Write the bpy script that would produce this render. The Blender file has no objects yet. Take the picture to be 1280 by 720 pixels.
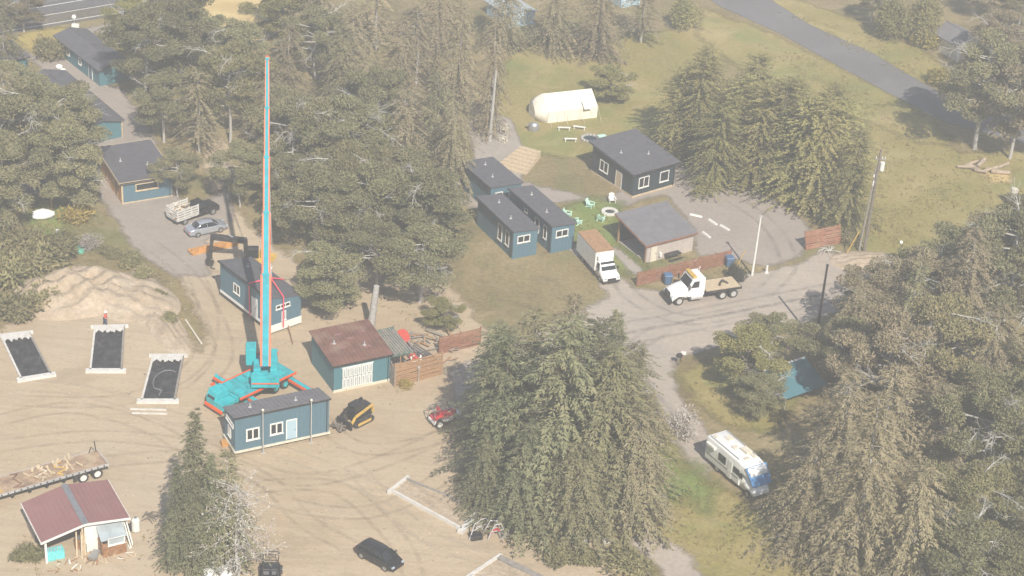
import bpy, math, random
import numpy as np
from mathutils import Vector, Matrix
random.seed(7); rng = np.random.default_rng(7)
sc = bpy.context.scene
COL = sc.collection
PI = math.pi
R = math.radians

# ------------------------------------------------------------------ camera geometry
FPX, PITCH, ROLL, CAMH = 2444.0, 29.6, 3.9, 105.0
_p, _r = R(PITCH), R(ROLL)
CF = np.array([0, math.cos(_p), -math.sin(_p)]); _R = np.array([1, 0, 0.]); _U = np.cross(_R, CF)
CR = _R * math.cos(_r) + _U * math.sin(_r); CU = -_R * math.sin(_r) + _U * math.cos(_r)
def G(x, y, z=0.0):
    d = CF + CR * (x - 640) / FPX - CU * (y - 360) / FPX
    t = (z - CAMH) / d[2]
    return Vector((d[0] * t, d[1] * t, z))
def atY(x, y, Y):
    d = CF + CR * (x - 640) / FPX - CU * (y - 360) / FPX
    t = Y / d[1]
    return Vector((d[0] * t, Y, CAMH + d[2] * t))

cam = bpy.data.objects.new("camera", bpy.data.cameras.new("camera")); COL.objects.link(cam)
M = Matrix(((CR[0], CU[0], -CF[0], 0), (CR[1], CU[1], -CF[1], 0), (CR[2], CU[2], -CF[2], CAMH), (0, 0, 0, 1)))
cam.matrix_world = M
cam.data.sensor_width = 36; cam.data.lens = FPX / 1280 * 36; cam.data.clip_start = 1; cam.data.clip_end = 4000
sc.camera = cam

# ------------------------------------------------------------------ light
SUN_EL, SUN_AZ = 44.0, 162.0          # sun stands behind the camera, a little right
sx, sy, sz = math.sin(R(SUN_AZ)) * math.cos(R(SUN_EL)), math.cos(R(SUN_AZ)) * math.cos(R(SUN_EL)), math.sin(R(SUN_EL))
sun = bpy.data.objects.new("sun", bpy.data.lights.new("sun", 'SUN')); COL.objects.link(sun)
sun.data.energy = 5.0; sun.data.angle = R(0.5); sun.data.color = (1, 0.93, 0.82)
sun.rotation_euler = Vector((-sx, -sy, -sz)).to_track_quat('-Z', 'Y').to_euler()
w = bpy.data.worlds.new("World"); sc.world = w; w.use_nodes = True
nt = w.node_tree
sky = nt.nodes.new('ShaderNodeTexSky'); sky.sky_type = 'NISHITA'; sky.sun_disc = False
sky.sun_elevation = R(SUN_EL); sky.sun_rotation = R(SUN_AZ)
nt.links.new(sky.outputs[0], nt.nodes['Background'].inputs[0]); nt.nodes['Background'].inputs[1].default_value = 0.095
sc.view_settings.view_transform = 'Standard'; sc.view_settings.look = 'None'
sc.view_settings.gamma = 1; sc.view_settings.exposure = 0.47
sc.cycles.use_denoising = True
sc.cycles.volume_bounces = 1; sc.cycles.max_bounces = 6; sc.cycles.transparent_max_bounces = 16
sc.cycles.diffuse_bounces = 3

# ------------------------------------------------------------------ materials
def newmat(name):
    m = bpy.data.materials.new(name); m.use_nodes = True
    return m, m.node_tree, m.node_tree.nodes['Principled BSDF']
def noise(t, co, scale, detail=4, rough=.6, dist=0.0):
    n = t.nodes.new('ShaderNodeTexNoise'); n.inputs['Scale'].default_value = scale
    n.inputs['Detail'].default_value = detail; n.inputs['Roughness'].default_value = rough; n.inputs['Distortion'].default_value = dist
    t.links.new(co, n.inputs['Vector']); return n.outputs['Fac']
def ramp(t, fac, stops):
    r = t.nodes.new('ShaderNodeValToRGB'); e = r.color_ramp.elements
    while len(e) < len(stops): e.new(0.5)
    for k, (p, c) in zip(e, stops): k.position = p; k.color = (*c, 1) if len(c) == 3 else c
    t.links.new(fac, r.inputs[0]); return r.outputs[0]
def mixc(t, fac, a, b, mode='MIX'):
    m = t.nodes.new('ShaderNodeMix'); m.data_type = 'RGBA'; m.blend_type = mode
    for i, v in ((0, fac), (6, a), (7, b)):
        if isinstance(v, (int, float)): m.inputs[i].default_value = v
        elif isinstance(v, tuple): m.inputs[i].default_value = (*v, 1)
        else: t.links.new(v, m.inputs[i])
    return m.outputs[2]
def coord(t, out='Object', scale=None):
    c = t.nodes.new('ShaderNodeTexCoord').outputs[out]
    if scale:
        mp = t.nodes.new('ShaderNodeMapping'); mp.inputs['Scale'].default_value = scale
        t.links.new(c, mp.inputs['Vector']); c = mp.outputs[0]
    return c
def bump(t, b, h, s, d=.05):
    n = t.nodes.new('ShaderNodeBump'); n.inputs['Strength'].default_value = s; n.inputs['Distance'].default_value = d
    t.links.new(h, n.inputs['Height']); t.links.new(n.outputs[0], b.inputs['Normal'])
def mat(name, col, rough=.7, var=.25, scale=2.0, metal=0.0, dirt=None, dirt_amt=.5, stretch=None, bumps=0.0):
    m, t, b = newmat(name)
    co = coord(t, 'Object', stretch)
    f = noise(t, co, scale, 6)
    dark = tuple(c * (1 - var) for c in col); lite = tuple(min(1, c * (1 + var)) for c in col)
    c = ramp(t, f, [(.3, dark), (.7, lite)])
    if dirt:
        f2 = noise(t, co, scale * .6, 8, .7, .4)
        r2 = ramp(t, f2, [(.48, (0, 0, 0)), (.68, (dirt_amt,) * 3)])
        c = mixc(t, r2, c, dirt)
    t.links.new(c, b.inputs['Base Color']); b.inputs['Roughness'].default_value = rough; b.inputs['Metallic'].default_value = metal
    if bumps: bump(t, b, noise(t, co, scale * 6, 4), bumps)
    return m
MT = {}
def defm(k, *a, **kw): MT[k] = mat(k, *a, **kw)
defm('blue_siding', (.075, .150, .195), .6, .12, 3, stretch=(6, 6, .4))
defm('teal_siding', (.060, .165, .20), .6, .12, 3, stretch=(6, 6, .4))
defm('dark_siding', (.018, .035, .045), .6, .2, 2)
defm('dark_roof', (.085, .085, .098), .85, .22, 1.5, dirt=(.09, .085, .08), dirt_amt=.35)
defm('grey_roof', (.15, .145, .158), .8, .18, 1.2, dirt=(.16, .14, .12), dirt_amt=.4)
defm('rust_roof', (.155, .072, .052), .75, .3, .8, dirt=(.26, .18, .13), dirt_amt=.75)
defm('mauve_roof', (.24, .115, .11), .65, .08, .6, dirt=(.30, .19, .16), dirt_amt=.3)
defm('white_paint', (.72, .71, .67), .5, .06, 3, dirt=(.4, .36, .3), dirt_amt=.35)
defm('white_clean', (.8, .8, .78), .35, .03, 2)
defm('cream', (.62, .57, .46), .6, .1, 2, dirt=(.4, .33, .25))
defm('tan_wall', (.42, .37, .33), .8, .1, 1.5)
defm('wood', (.33, .19, .095), .75, .3, 3, stretch=(1, 1, 4))
defm('orange_wood', (.48, .24, .07), .7, .25, 2)
defm('red_wood', (.235, .10, .055), .75, .3, 2, dirt=(.33, .22, .15))
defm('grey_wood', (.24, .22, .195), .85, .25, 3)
defm('pale_wood', (.48, .38, .25), .8, .2, 3)
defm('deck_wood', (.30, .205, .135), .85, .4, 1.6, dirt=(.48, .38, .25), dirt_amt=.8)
defm('glass', (.02, .026, .03), .08, .2, 1)
defm('pale_glass', (.33, .38, .40), .15, .2, 1)
defm('pale_door', (.34, .47, .55), .5, .05, 1)
defm('black_metal', (.018, .018, .02), .5, .3, 3, dirt=(.15, .12, .09), dirt_amt=.35)
defm('rubber', (.022, .022, .022), .85, .3, 3, dirt=(.16, .13, .10), dirt_amt=.5)
defm('steel', (.36, .36, .36), .4, .15, 3, metal=.6)
defm('galv', (.52, .52, .51), .5, .12, 3, metal=.3)
defm('yellow', (.55, .36, .08), .5, .12, 3, dirt=(.2, .15, .1), dirt_amt=.4)
defm('red', (.55, .03, .05), .5, .15, 2, dirt=(.3, .15, .12))
defm('hot_red', (.58, .08, .06), .6, .1, 2)
defm('pink_sling', (.80, .09, .13), .7, .05, 2)
defm('silver', (.42, .45, .50), .28, .05, 2, metal=.5)
defm('black_paint', (.012, .013, .016), .25, .2, 2, dirt=(.08, .07, .06), dirt_amt=.25)
defm('boom_paint', (.004, .30, .36), .75, .12, 1.5, dirt=(.008, .17, .20), dirt_amt=.5)
defm('crane_paint', (.02, .42, .46), .45, .10, 1.5, dirt=(.01, .20, .24), dirt_amt=.7)
defm('crane_deck', (.025, .34, .38), .6, .3, 1.3)
defm('orange_trim', (.72, .09, .01), .5, .08, 2)
defm('mint', (.50, .74, .62), .5, .05, 2)
defm('turquoise', (.14, .55, .56), .6, .25, 3)
defm('green_tarp', (.07, .13, .10), .7, .4, 1.4, dirt=(.36, .28, .2), dirt_amt=1.0)
defm('blue_plastic', (.06, .13, .24), .5, .15, 3)
defm('awning_blue', (.05, .17, .36), .6, .1, 1)
defm('canvas', (.74, .70, .60), .9, .06, 1.5, bumps=.3)
defm('concrete', (.36, .34, .31), .9, .15, 2, dirt=(.25, .21, .17))
defm('membrane', (.020, .021, .024), .45, .35, 1.6, dirt=(.13, .12, .11), dirt_amt=.5, bumps=.9)
defm('foam', (.58, .565, .53), .8, .1, 3, dirt=(.4, .33, .25))
defm('brown_mess', (.25, .12, .05), .85, .45, 3, dirt=(.4, .32, .22))
defm('bark', (.17, .145, .12), .9, .35, 4, bumps=.5)
defm('grey_bark', (.36, .345, .32), .9, .25, 4)
defm('dead', (.44, .425, .385), .9, .2, 3)
defm('rope', (.6, .56, .48), .8, .1, 3)
defm('skin', (.45, .26, .18), .6, .05, 3)
defm('denim', (.035, .05, .10), .85, .2, 3)
defm('log', (.33, .26, .19), .9, .3, 2)
defm('stone', (.33, .32, .30), .9, .3, 2)

def leafmat(name, c1, c2, c3, transl=.14):
    m, t, b = newmat(name)
    co = coord(t)
    f = noise(t, co, .45, 3)
    g = noise(t, co, 3.5, 2)
    c = ramp(t, f, [(.33, c1), (.52, c2), (.72, c3)])
    c = mixc(t, ramp(t, g, [(.35, (0, 0, 0)), (.7, (.55,) * 3)]), c, tuple(x * 1.35 for x in c3))
    oi = t.nodes.new('ShaderNodeObjectInfo')
    hs = t.nodes.new('ShaderNodeHueSaturation')
    mr = t.nodes.new('ShaderNodeMapRange'); mr.inputs['To Min'].default_value = .78; mr.inputs['To Max'].default_value = 1.28
    t.links.new(oi.outputs['Random'], mr.inputs['Value']); t.links.new(mr.outputs[0], hs.inputs['Value'])
    mr2 = t.nodes.new('ShaderNodeMapRange'); mr2.inputs['From Min'].default_value = 0; mr2.inputs['To Min'].default_value = .491; mr2.inputs['To Max'].default_value = .509
    wn = t.nodes.new('ShaderNodeMath'); wn.operation = 'FRACT'; ml = t.nodes.new('ShaderNodeMath'); ml.operation = 'MULTIPLY'; ml.inputs[1].default_value = 7.31
    t.links.new(oi.outputs['Random'], ml.inputs[0]); t.links.new(ml.outputs[0], wn.inputs[0]); t.links.new(wn.outputs[0], mr2.inputs['Value']); t.links.new(mr2.outputs[0], hs.inputs['Hue'])
    t.links.new(c, hs.inputs['Color'])
    b.inputs['Roughness'].default_value = .75; b.inputs['Specular IOR Level'].default_value = .25
    t.links.new(hs.outputs[0], b.inputs['Base Color'])
    tr = t.nodes.new('ShaderNodeBsdfTranslucent'); t.links.new(hs.outputs[0], tr.inputs[0])
    mx = t.nodes.new('ShaderNodeMixShader'); mx.inputs[0].default_value = transl
    t.links.new(b.outputs[0], mx.inputs[1]); t.links.new(tr.outputs[0], mx.inputs[2])
    t.links.new(mx.outputs[0], t.nodes['Material Output'].inputs[0])
    MT[name] = m
leafmat('pine_leaf', (.085, .090, .042), (.150, .148, .070), (.225, .205, .110))
leafmat('spruce_leaf', (.068, .082, .042), (.125, .134, .068), (.200, .188, .104))
leafmat('mossy_leaf', (.088, .090, .044), (.150, .142, .070), (.215, .190, .105))
leafmat('brown_leaf', (.120, .105, .058), (.195, .165, .092), (.270, .225, .140))
leafmat('gold_leaf', (.108, .108, .038), (.185, .172, .062), (.262, .230, .092))
leafmat('olive_leaf', (.100, .102, .042), (.165, .155, .068), (.245, .212, .105))
leafmat('yellow_leaf', (.16, .13, .03), (.24, .19, .05), (.32, .25, .07))
leafmat('blossom', (.20, .17, .14), (.38, .33, .29), (.52, .48, .44))
leafmat('dark_leaf', (.025, .030, .022), (.04, .045, .03), (.06, .06, .04))
leafmat('grass_leaf', (.14, .13, .045), (.20, .175, .06), (.28, .23, .09))

# ------------------------------------------------------------------ mesh builder
class MB:
    def __init__(s): s.v = []; s.f = []; s.mi = []; s.sm = []
    def add(s, vs, fs, m=0, smooth=False):
        o = len(s.v); s.v += [tuple(v) for v in vs]
        for f in fs: s.f.append(tuple(o + i for i in f)); s.mi.append(m); s.sm.append(smooth)
        return s
    def hexa(s, p, m=0):
        return s.add(p, [(0, 3, 2, 1), (4, 5, 6, 7), (0, 1, 5, 4), (1, 2, 6, 5), (2, 3, 7, 6), (3, 0, 4, 7)], m)
    def box(s, x0, x1, y0, y1, z0, z1, m=0):
        return s.hexa([(x0, y0, z0), (x1, y0, z0), (x1, y1, z0), (x0, y1, z0), (x0, y0, z1), (x1, y0, z1), (x1, y1, z1), (x0, y1, z1)], m)
    def beam(s, a, b, w, h=None, m=0, up=(0, 0, 1)):
        a, b = Vector(a), Vector(b); h = h or w; d = (b - a).normalized(); u = Vector(up)
        if abs(d.dot(u)) > .95: u = Vector((0, 1, 0))
        r = d.cross(u).normalized() * w / 2; u = r.cross(d).normalized() * h / 2
        return s.hexa([a - r - u, b - r - u, b + r - u, a + r - u, a - r + u, b - r + u, b + r + u, a + r + u], m)
    def cyl(s, a, b, r0, r1=None, n=10, m=0, smooth=True, cap=True):
        a, b = Vector(a), Vector(b); r1 = r0 if r1 is None else r1
        d = (b - a).normalized(); u = Vector((0, 0, 1)) if abs(d.z) < .9 else Vector((1, 0, 0))
        x = d.cross(u).normalized(); y = d.cross(x)
        vs = [a + (x * math.cos(t) + y * math.sin(t)) * r0 for t in [2 * PI * i / n for i in range(n)]]
        vs += [b + (x * math.cos(t) + y * math.sin(t)) * r1 for t in [2 * PI * i / n for i in range(n)]]
        s.add(vs, [(i, (i + 1) % n, n + (i + 1) % n, n + i) for i in range(n)], m, smooth)
        if cap: s.add(vs, [tuple(range(n - 1, -1, -1)), tuple(range(n, 2 * n))], m)
        return s
    def tube(s, pts, r, n=6, m=0, r1=None):
        k = len(pts); r1 = r if r1 is None else r1
        for i in range(k - 1):
            s.cyl(pts[i], pts[i + 1], r + (r1 - r) * i / (k - 1), r + (r1 - r) * (i + 1) / (k - 1), n, m)
        return s
    def prism(s, pts, y0, y1, m=0):          # pts in xz, extruded along y
        n = len(pts)
        vs = [(x, y0, z) for x, z in pts] + [(x, y1, z) for x, z in pts]
        return s.add(vs, [tuple(range(n)), tuple(range(2 * n - 1, n - 1, -1))] + [(i, n + i, n + (i + 1) % n, (i + 1) % n) for i in range(n)], m)
    def loft(s, rings, m=0, smooth=True):
        n = len(rings[0]); vs = [p for r in rings for p in r]; fs = []
        for k in range(len(rings) - 1):
            for i in range(n):
                j = (i + 1) % n; fs.append((k * n + i, k * n + j, (k + 1) * n + j, (k + 1) * n + i))
        s.add(vs, fs, m, smooth); s.add(vs, [tuple(range(n - 1, -1, -1)), tuple((len(rings) - 1) * n + i for i in range(n))], m)
        return s
    def ball(s, c, rx, ry=None, rz=None, m=0, nu=12, nv=7):
        ry = ry or rx; rz = rz or rx; vs = []; fs = []
        for j in range(nv + 1):
            t = PI * j / nv
            for i in range(nu):
                a = 2 * PI * i / nu; vs.append((c[0] + rx * math.sin(t) * math.cos(a), c[1] + ry * math.sin(t) * math.sin(a), c[2] + rz * math.cos(t)))
        for j in range(nv):
            for i in range(nu): fs.append((j * nu + i, (j + 1) * nu + i, (j + 1) * nu + (i + 1) % nu, j * nu + (i + 1) % nu))
        return s.add(vs, fs, m, True)
    def build(s, name, mats, parent=None, bevel=0.0, loc=None, rz=0.0):
        me = bpy.data.meshes.new(name); me.from_pydata(s.v, [], s.f)
        if isinstance(mats, str): mats = [mats]
        for k in mats: me.materials.append(MT[k])
        me.polygons.foreach_set('material_index', s.mi); me.polygons.foreach_set('use_smooth', s.sm); me.update()
        import bmesh
        bm = bmesh.new(); bm.from_mesh(me); bmesh.ops.recalc_face_normals(bm, faces=bm.faces); bm.to_mesh(me); bm.free()
        o = bpy.data.objects.new(name, me); COL.objects.link(o)
        if parent: o.parent = parent
        if loc is not None: o.location = loc
        o.rotation_euler.z = rz
        if bevel:
            b = o.modifiers.new('bevel', 'BEVEL'); b.width = bevel; b.segments = 2; b.limit_method = 'ANGLE'; b.angle_limit = R(35)
        return o
def tag(o, label=None, cat=None, group=None, kind=None):
    if label: o['label'] = label
    if cat: o['category'] = cat
    if group: o['group'] = group
    if kind: o['kind'] = kind
    return o
def thing(name, label, cat, loc=(0, 0, 0), rz=0.0, group=None):
    o = bpy.data.objects.new(name, None); COL.objects.link(o); o.empty_display_size = .3
    o.location = loc; o.rotation_euler.z = rz
    return tag(o, label, cat, group)
def along(p1, p2, z=0.0):
    a, b = G(*p1, z), G(*p2, z); d = b - a
    a.z = 0
    return a, math.atan2(d.y, d.x), d.length
def copy_tree(o, parent=None):
    c = o.copy(); COL.objects.link(c); c.parent = parent
    for ch in o.children: copy_tree(ch, c)
    return c

# ------------------------------------------------------------------ ground sheets
def sdf(poly, X, Y):
    P = np.array(poly); n = len(P); d = np.full(X.shape, 1e9); inside = np.zeros(X.shape, bool)
    for i in range(n):
        a, b = P[i], P[(i + 1) % n]; e = b - a
        t = np.clip(((X - a[0]) * e[0] + (Y - a[1]) * e[1]) / (e @ e + 1e-12), 0, 1)
        d = np.minimum(d, np.hypot(X - a[0] - t * e[0], Y - a[1] - t * e[1]))
        c = ((a[1] > Y) != (b[1] > Y)) & (X < (b[0] - a[0]) * (Y - a[1]) / (b[1] - a[1] + 1e-12) + a[0])
        inside ^= c
    return np.where(inside, d, -d)
POLY = {}
def sheet(name, pxpoly, z, material, kind='structure', label=None, cell=.8, margin=2.0, thick=None):
    poly = [tuple(G(*p)[:2]) for p in pxpoly]; POLY[name] = poly
    P = np.array(poly); x0, y0 = P.min(0) - margin; x1, y1 = P.max(0) + margin
    nx, ny = int((x1 - x0) / cell) + 2, int((y1 - y0) / cell) + 2
    X, Y = np.meshgrid(x0 + np.arange(nx) * cell, y0 + np.arange(ny) * cell, indexing='ij')
    S = sdf(poly, X, Y)
    idx = -np.ones((nx, ny), int); keepv = []; faces = []
    K = (np.maximum.reduce([S[:-1, :-1], S[1:, :-1], S[1:, 1:], S[:-1, 1:]]) > -margin)
    used = np.zeros((nx, ny), bool); used[:-1, :-1] |= K; used[1:, :-1] |= K; used[1:, 1:] |= K; used[:-1, 1:] |= K
    ii = np.argwhere(used); idx[ii[:, 0], ii[:, 1]] = np.arange(len(ii))
    vs = [(X[i, j], Y[i, j], z) for i, j in ii]
    fs = [(idx[i, j], idx[i + 1, j], idx[i + 1, j + 1], idx[i, j + 1]) for i, j in np.argwhere(K)]
    me = bpy.data.meshes.new(name); me.from_pydata(vs, [], [tuple(int(k) for k in f) for f in fs])
    at = me.attributes.new('edge', 'FLOAT', 'POINT'); at.data.foreach_set('value', np.clip(S[ii[:, 0], ii[:, 1]], -5, 5).astype(np.float32))
    me.materials.append(material)
    o = bpy.data.objects.new(name, me); COL.objects.link(o); o['kind'] = kind
    if label: o['label'] = label
    return o
def groundmat(name, stops, scale=.12, fine=(.5, 1.2), edge=(1.6, .25, .9), speck=None, patch=None, bumps=.4, tracks=None):
    """stops: colour ramp over large noise; edge: (amplitude, noise scale, softness)"""
    m, t, b = newmat(name)
    co = coord(t)
    c = ramp(t, noise(t, co, scale, 8, .62, .6), stops)
    f = noise(t, co, 2.2, 6, .7)
    c = mixc(t, 1.0, c, ramp(t, f, [(.3, (fine[0],) * 3), (.72, (fine[1],) * 3)]), 'MULTIPLY')
    if patch:
        for (pc, ps, lo, hi, amt) in patch:
            c = mixc(t, ramp(t, noise(t, co, ps, 7, .65, .8), [(lo, (0, 0, 0)), (hi, (amt,) * 3)]), c, pc)
    if tracks:
        for (rot, sc_, pc, amt) in tracks:
            mp = t.nodes.new('ShaderNodeMapping'); mp.inputs['Rotation'].default_value = (0, 0, R(rot)); mp.inputs['Scale'].default_value = (.06, sc_, 1)
            t.links.new(co, mp.inputs['Vector'])
            k = noise(t, mp.outputs[0], 1.0, 7, .7, 1.8)
            c = mixc(t, ramp(t, k, [(.52, (0, 0, 0)), (.62, (amt,) * 3)]), c, pc)
    if speck:
        c = mixc(t, ramp(t, noise(t, co, speck[1], 2, .5), [(.66, (0, 0, 0)), (.74, (speck[2],) * 3)]), c, speck[0])
    t.links.new(c, b.inputs['Base Color']); b.inputs['Roughness'].default_value = .95; b.inputs['Specular IOR Level'].default_value = .2
    bump(t, b, noise(t, co, 3.0, 6, .7), bumps, .15)
    if edge:
        at = t.nodes.new('ShaderNodeAttribute'); at.attribute_name = 'edge'
        n1 = noise(t, co, edge[1], 6, .75)
        mr = t.nodes.new('ShaderNodeMath'); mr.operation = 'MULTIPLY_ADD'; mr.inputs[1].default_value = edge[0] * 2; mr.inputs[2].default_value = -edge[0]
        t.links.new(n1, mr.inputs[0])
        ad = t.nodes.new('ShaderNodeMath'); ad.operation = 'ADD'; t.links.new(mr.outputs[0], ad.inputs[0]); t.links.new(at.outputs['Fac'], ad.inputs[1])
        sm = t.nodes.new('ShaderNodeMapRange'); sm.inputs['From Min'].default_value = -edge[2] / 2; sm.inputs['From Max'].default_value = edge[2] / 2
        t.links.new(ad.outputs[0], sm.inputs['Value'])
        tr = t.nodes.new('ShaderNodeBsdfTransparent'); mx = t.nodes.new('ShaderNodeMixShader')
        t.links.new(sm.outputs[0], mx.inputs[0]); t.links.new(tr.outputs[0], mx.inputs[1]); t.links.new(b.outputs[0], mx.inputs[2])
        t.links.new(mx.outputs[0], t.nodes['Material Output'].inputs[0])
    return m
SAND = (.425, .335, .225)
g_base = groundmat('ground_mat', [(.3, (.17, .135, .065)), (.5, (.245, .195, .095)), (.7, (.31, .25, .14))], .09, (.6, 1.25), None,
                   patch=[((.11, .14, .045), .06, .52, .66, .6), ((.37, .28, .18), .14, .56, .7, .55), ((.10, .085, .05), .35, .56, .7, .5)])
g_dirt = groundmat('dirt_mat', [(.3, (.37, .285, .185)), (.5, SAND), (.72, (.475, .385, .27))], .05, (.86, 1.08), (1.8, .35, .8),
                   patch=[((.47, .39, .29), .022, .5, .64, .6), ((.29, .225, .15), .11, .54, .7, .6), ((.44, .30, .18), .07, .6, .75, .4)],
                   tracks=[(24, .55, (.33, .26, .18), .45), (-38, .5, (.48, .39, .285), .4), (75, .6, (.34, .265, .185), .35)], speck=((.20, .15, .09), 2.4, .6), bumps=.5)
g_gravel = groundmat('gravel_mat', [(.3, (.33, .285, .24)), (.55, (.39, .335, .28)), (.75, (.44, .38, .315))], .08, (.84, 1.12), (1.2, .5, .7),
                     patch=[((.28, .25, .22), .05, .55, .7, .5), ((.48, .39, .30), .1, .58, .72, .5)],
                     tracks=[(12, 1.0, (.25, .225, .205), .45)], speck=((.42, .38, .33), 4, .4), bumps=.3)
g_lot = groundmat('lot_mat', [(.3, (.27, .235, .205)), (.6, (.325, .28, .24)), (.8, (.375, .32, .27))], .1, (.84, 1.12), (1.3, .5, .8),
                  patch=[((.2, .18, .17), .1, .55, .7, .5)], tracks=[(60, .8, (.34, .30, .27), .4)], bumps=.3)
g_asph = groundmat('asphalt_mat', [(.3, (.13, .125, .13)), (.6, (.165, .16, .165)), (.8, (.2, .19, .19))], .12, (.88, 1.1), (.35, 1.0, .3), bumps=.15)
g_lawn = groundmat('lawn_mat', [(.3, (.19, .18, .055)), (.5, (.27, .225, .080)), (.7, (.33, .265, .115))], .08, (.72, 1.2), (2.0, .3, 1.5),
                   patch=[((.15, .20, .055), .07, .5, .64, .6), ((.38, .31, .15), .1, .54, .7, .7), ((.20, .16, .09), .4, .58, .72, .6), ((.33, .27, .17), .9, .6, .7, .5)], bumps=.6)
g_green = groundmat('green_mat', [(.3, (.13, .20, .050)), (.6, (.20, .225, .065)), (.8, (.25, .23, .085))], .25, (.75, 1.2), (2.6, .35, 2.2), bumps=.6,
                    patch=[((.30, .24, .12), .2, .56, .7, .6)])
g_gold = groundmat('gold_sand_mat', [(.3, (.44, .32, .14)), (.6, (.55, .42, .20)), (.8, (.62, .50, .28))], .2, (.85, 1.12), (2, .4, 1.2), bumps=.4)
g_path = groundmat('path_mat', [(.3, (.30, .27, .235)), (.6, (.35, .31, .27)), (.8, (.40, .35, .3))], .2, (.85, 1.12), (.6, .6, .5), bumps=.3)
g_straw = groundmat('straw_mat', [(.3, (.30, .235, .07)), (.6, (.38, .30, .10)), (.8, (.42, .34, .15))], .2, (.75, 1.15), (2, .4, 1.2), bumps=.5)

GX = 560
mb = MB(); n = 40
gv = [(-GX + 2 * GX * i / n, -150 + 2 * GX * j / n, 0) for i in range(n + 1) for j in range(n + 1)]
mb.add(gv, [(i * (n + 1) + j, (i + 1) * (n + 1) + j, (i + 1) * (n + 1) + j + 1, i * (n + 1) + j + 1) for i in range(n) for j in range(n)])
MT['g'] = g_base
go = mb.build('ground', 'g'); go['kind'] = 'structure'
sheet('dirt_yard', [(-60, 440), (20, 402), (62, 375), (72, 338), (100, 330), (140, 352), (180, 330), (215, 400), (250, 440), (262, 425), (225, 345), (180, 300), (150, 285), (230, 262), (268, 250),
      (252, 200), (262, 170), (290, 180), (275, 240), (330, 300), (372, 330), (395, 352), (450, 330), (560, 350), (610, 420), (640, 480), (600, 560), (620, 640), (700, 650), (760, 668), (800, 700), (840, 780), (-60, 790)], .004, g_dirt)
sheet('gravel_lot', [(28, 60), (70, 110), (110, 180), (112, 220), (135, 262), (175, 318), (215, 345), (262, 345), (258, 300), (292, 275), (285, 235), (235, 262), (212, 235), (190, 165), (150, 110), (120, 100), (60, 50)], .008, g_lot)
sheet('gravel_road', [(560, 462), (620, 440), (700, 400), (760, 372), (745, 345), (700, 300), (700, 285), (738, 300), (790, 360), (850, 366), (925, 345), (1000, 330), (1030, 312), (1075, 332), (1130, 335), (1300, 296), (1300, 345), (1120, 372),
      (1040, 392), (980, 410), (900, 432), (838, 452), (850, 500), (900, 560), (880, 610), (840, 560), (800, 490), (770, 455), (700, 470), (640, 490), (570, 506)], .012, g_gravel)
sheet('parking_area', [(640, 225), (700, 238), (750, 250), (850, 205), (900, 215), (985, 258), (1012, 285), (1005, 318), (960, 335), (915, 322), (870, 318), (868, 285), (832, 243), (775, 258), (740, 250), (660, 255), (600, 262), (560, 250), (600, 190), (622, 165), (648, 200)], .008, g_lot)
sheet('lawn', [(700, 262), (740, 248), (775, 255), (776, 300), (790, 318), (810, 335), (770, 345), (745, 310), (716, 305), (712, 280)], .016, g_green)
sheet('meadow', [(1010, 270), (1090, 200), (1080, 150), (1100, 130), (1140, 160), (1200, 190), (1300, 190), (1300, 292), (1190, 300), (1120, 330), (1075, 318), (1055, 300)], .016, g_lawn)
sheet('verge', [(905, -40), (1000, 0), (1080, 30), (1150, 60), (1200, 95), (1240, 120), (1180, 112), (1110, 88), (1060, 62), (1000, 30)], .016, g_lawn)
sheet('roadside_verge', [(960, 40), (1020, 70), (1120, 120), (1165, 150), (1195, 180), (1150, 180), (1080, 150), (1020, 130), (940, 95), (870, 45), (880, 10)], .02, g_lawn)
sheet('country_road', [(830, -90), (900, -45), (945, -12), (1010, 30), (1090, 66), (1150, 102), (1205, 130), (1300, 160), (1300, 185), (1180, 152), (1110, 116), (1040, 78), (975, 42), (900, 8), (800, -60)], .024, g_asph, margin=1)
sheet('side_verge', [(842, 468), (880, 452), (930, 440), (960, 450), (1000, 500), (960, 545), (905, 530), (870, 500)], .02, g_lawn)
sheet('motorhome_lawn', [(795, 500), (812, 530), (835, 548), (870, 590), (950, 640), (1010, 690), (1060, 760), (870, 760), (835, 690), (790, 640), (760, 560)], .016, g_lawn)
sheet('motorhome_grass', [(806, 600), (832, 570), (858, 590), (872, 580), (890, 612), (884, 640), (850, 622), (826, 630)], .02, g_green)
sheet('lane', [(790, 655), (832, 672), (862, 695), (900, 750), (850, 760), (825, 710), (790, 680)], .024, g_gravel)
sheet('sandy_clearing', [(232, -60), (300, -60), (345, -50), (345, 20), (330, 60), (290, 50), (250, 25), (215, 10)], .008, g_gold)
sheet('roadside_straw', [(-30, 10), (40, 0), (160, -12), (160, -26), (-30, -10)], .008, g_straw)
sheet('straw_verge', [(12, 45), (60, 36), (98, 34), (100, 44), (72, 60), (60, 76), (40, 66), (15, 55)], .012, g_straw)
sheet('garden_lawn', [(40, 255), (72, 250), (88, 262), (85, 290), (55, 300), (35, 285)], .008, g_green)
sheet('roadside_gravel', [(98, 38), (160, 22), (330, -14), (330, 40), (175, 45), (150, 50), (125, 42), (98, 42)], .004, g_lot)
sheet('campsite_gravel', [(570, 120), (640, 150), (655, 190), (650, 235), (600, 235), (590, 180)], .012, g_path)
sheet('yellow_field', [(640, 60), (760, 45), (900, 30), (920, 60), (860, 110), (850, 160), (760, 200), (650, 190), (610, 140)], .004, g_lawn)
sheet('patio_strip', [(762, 312), (770, 308), (803, 336), (796, 346)], .020, g_path, margin=.6, cell=.4)
sheet('highway', [(-60, 34), (0, 27), (30, 21), (160, 2), (160, -38), (30, -18), (-60, -6)], .020, g_asph, margin=.5)
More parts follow.
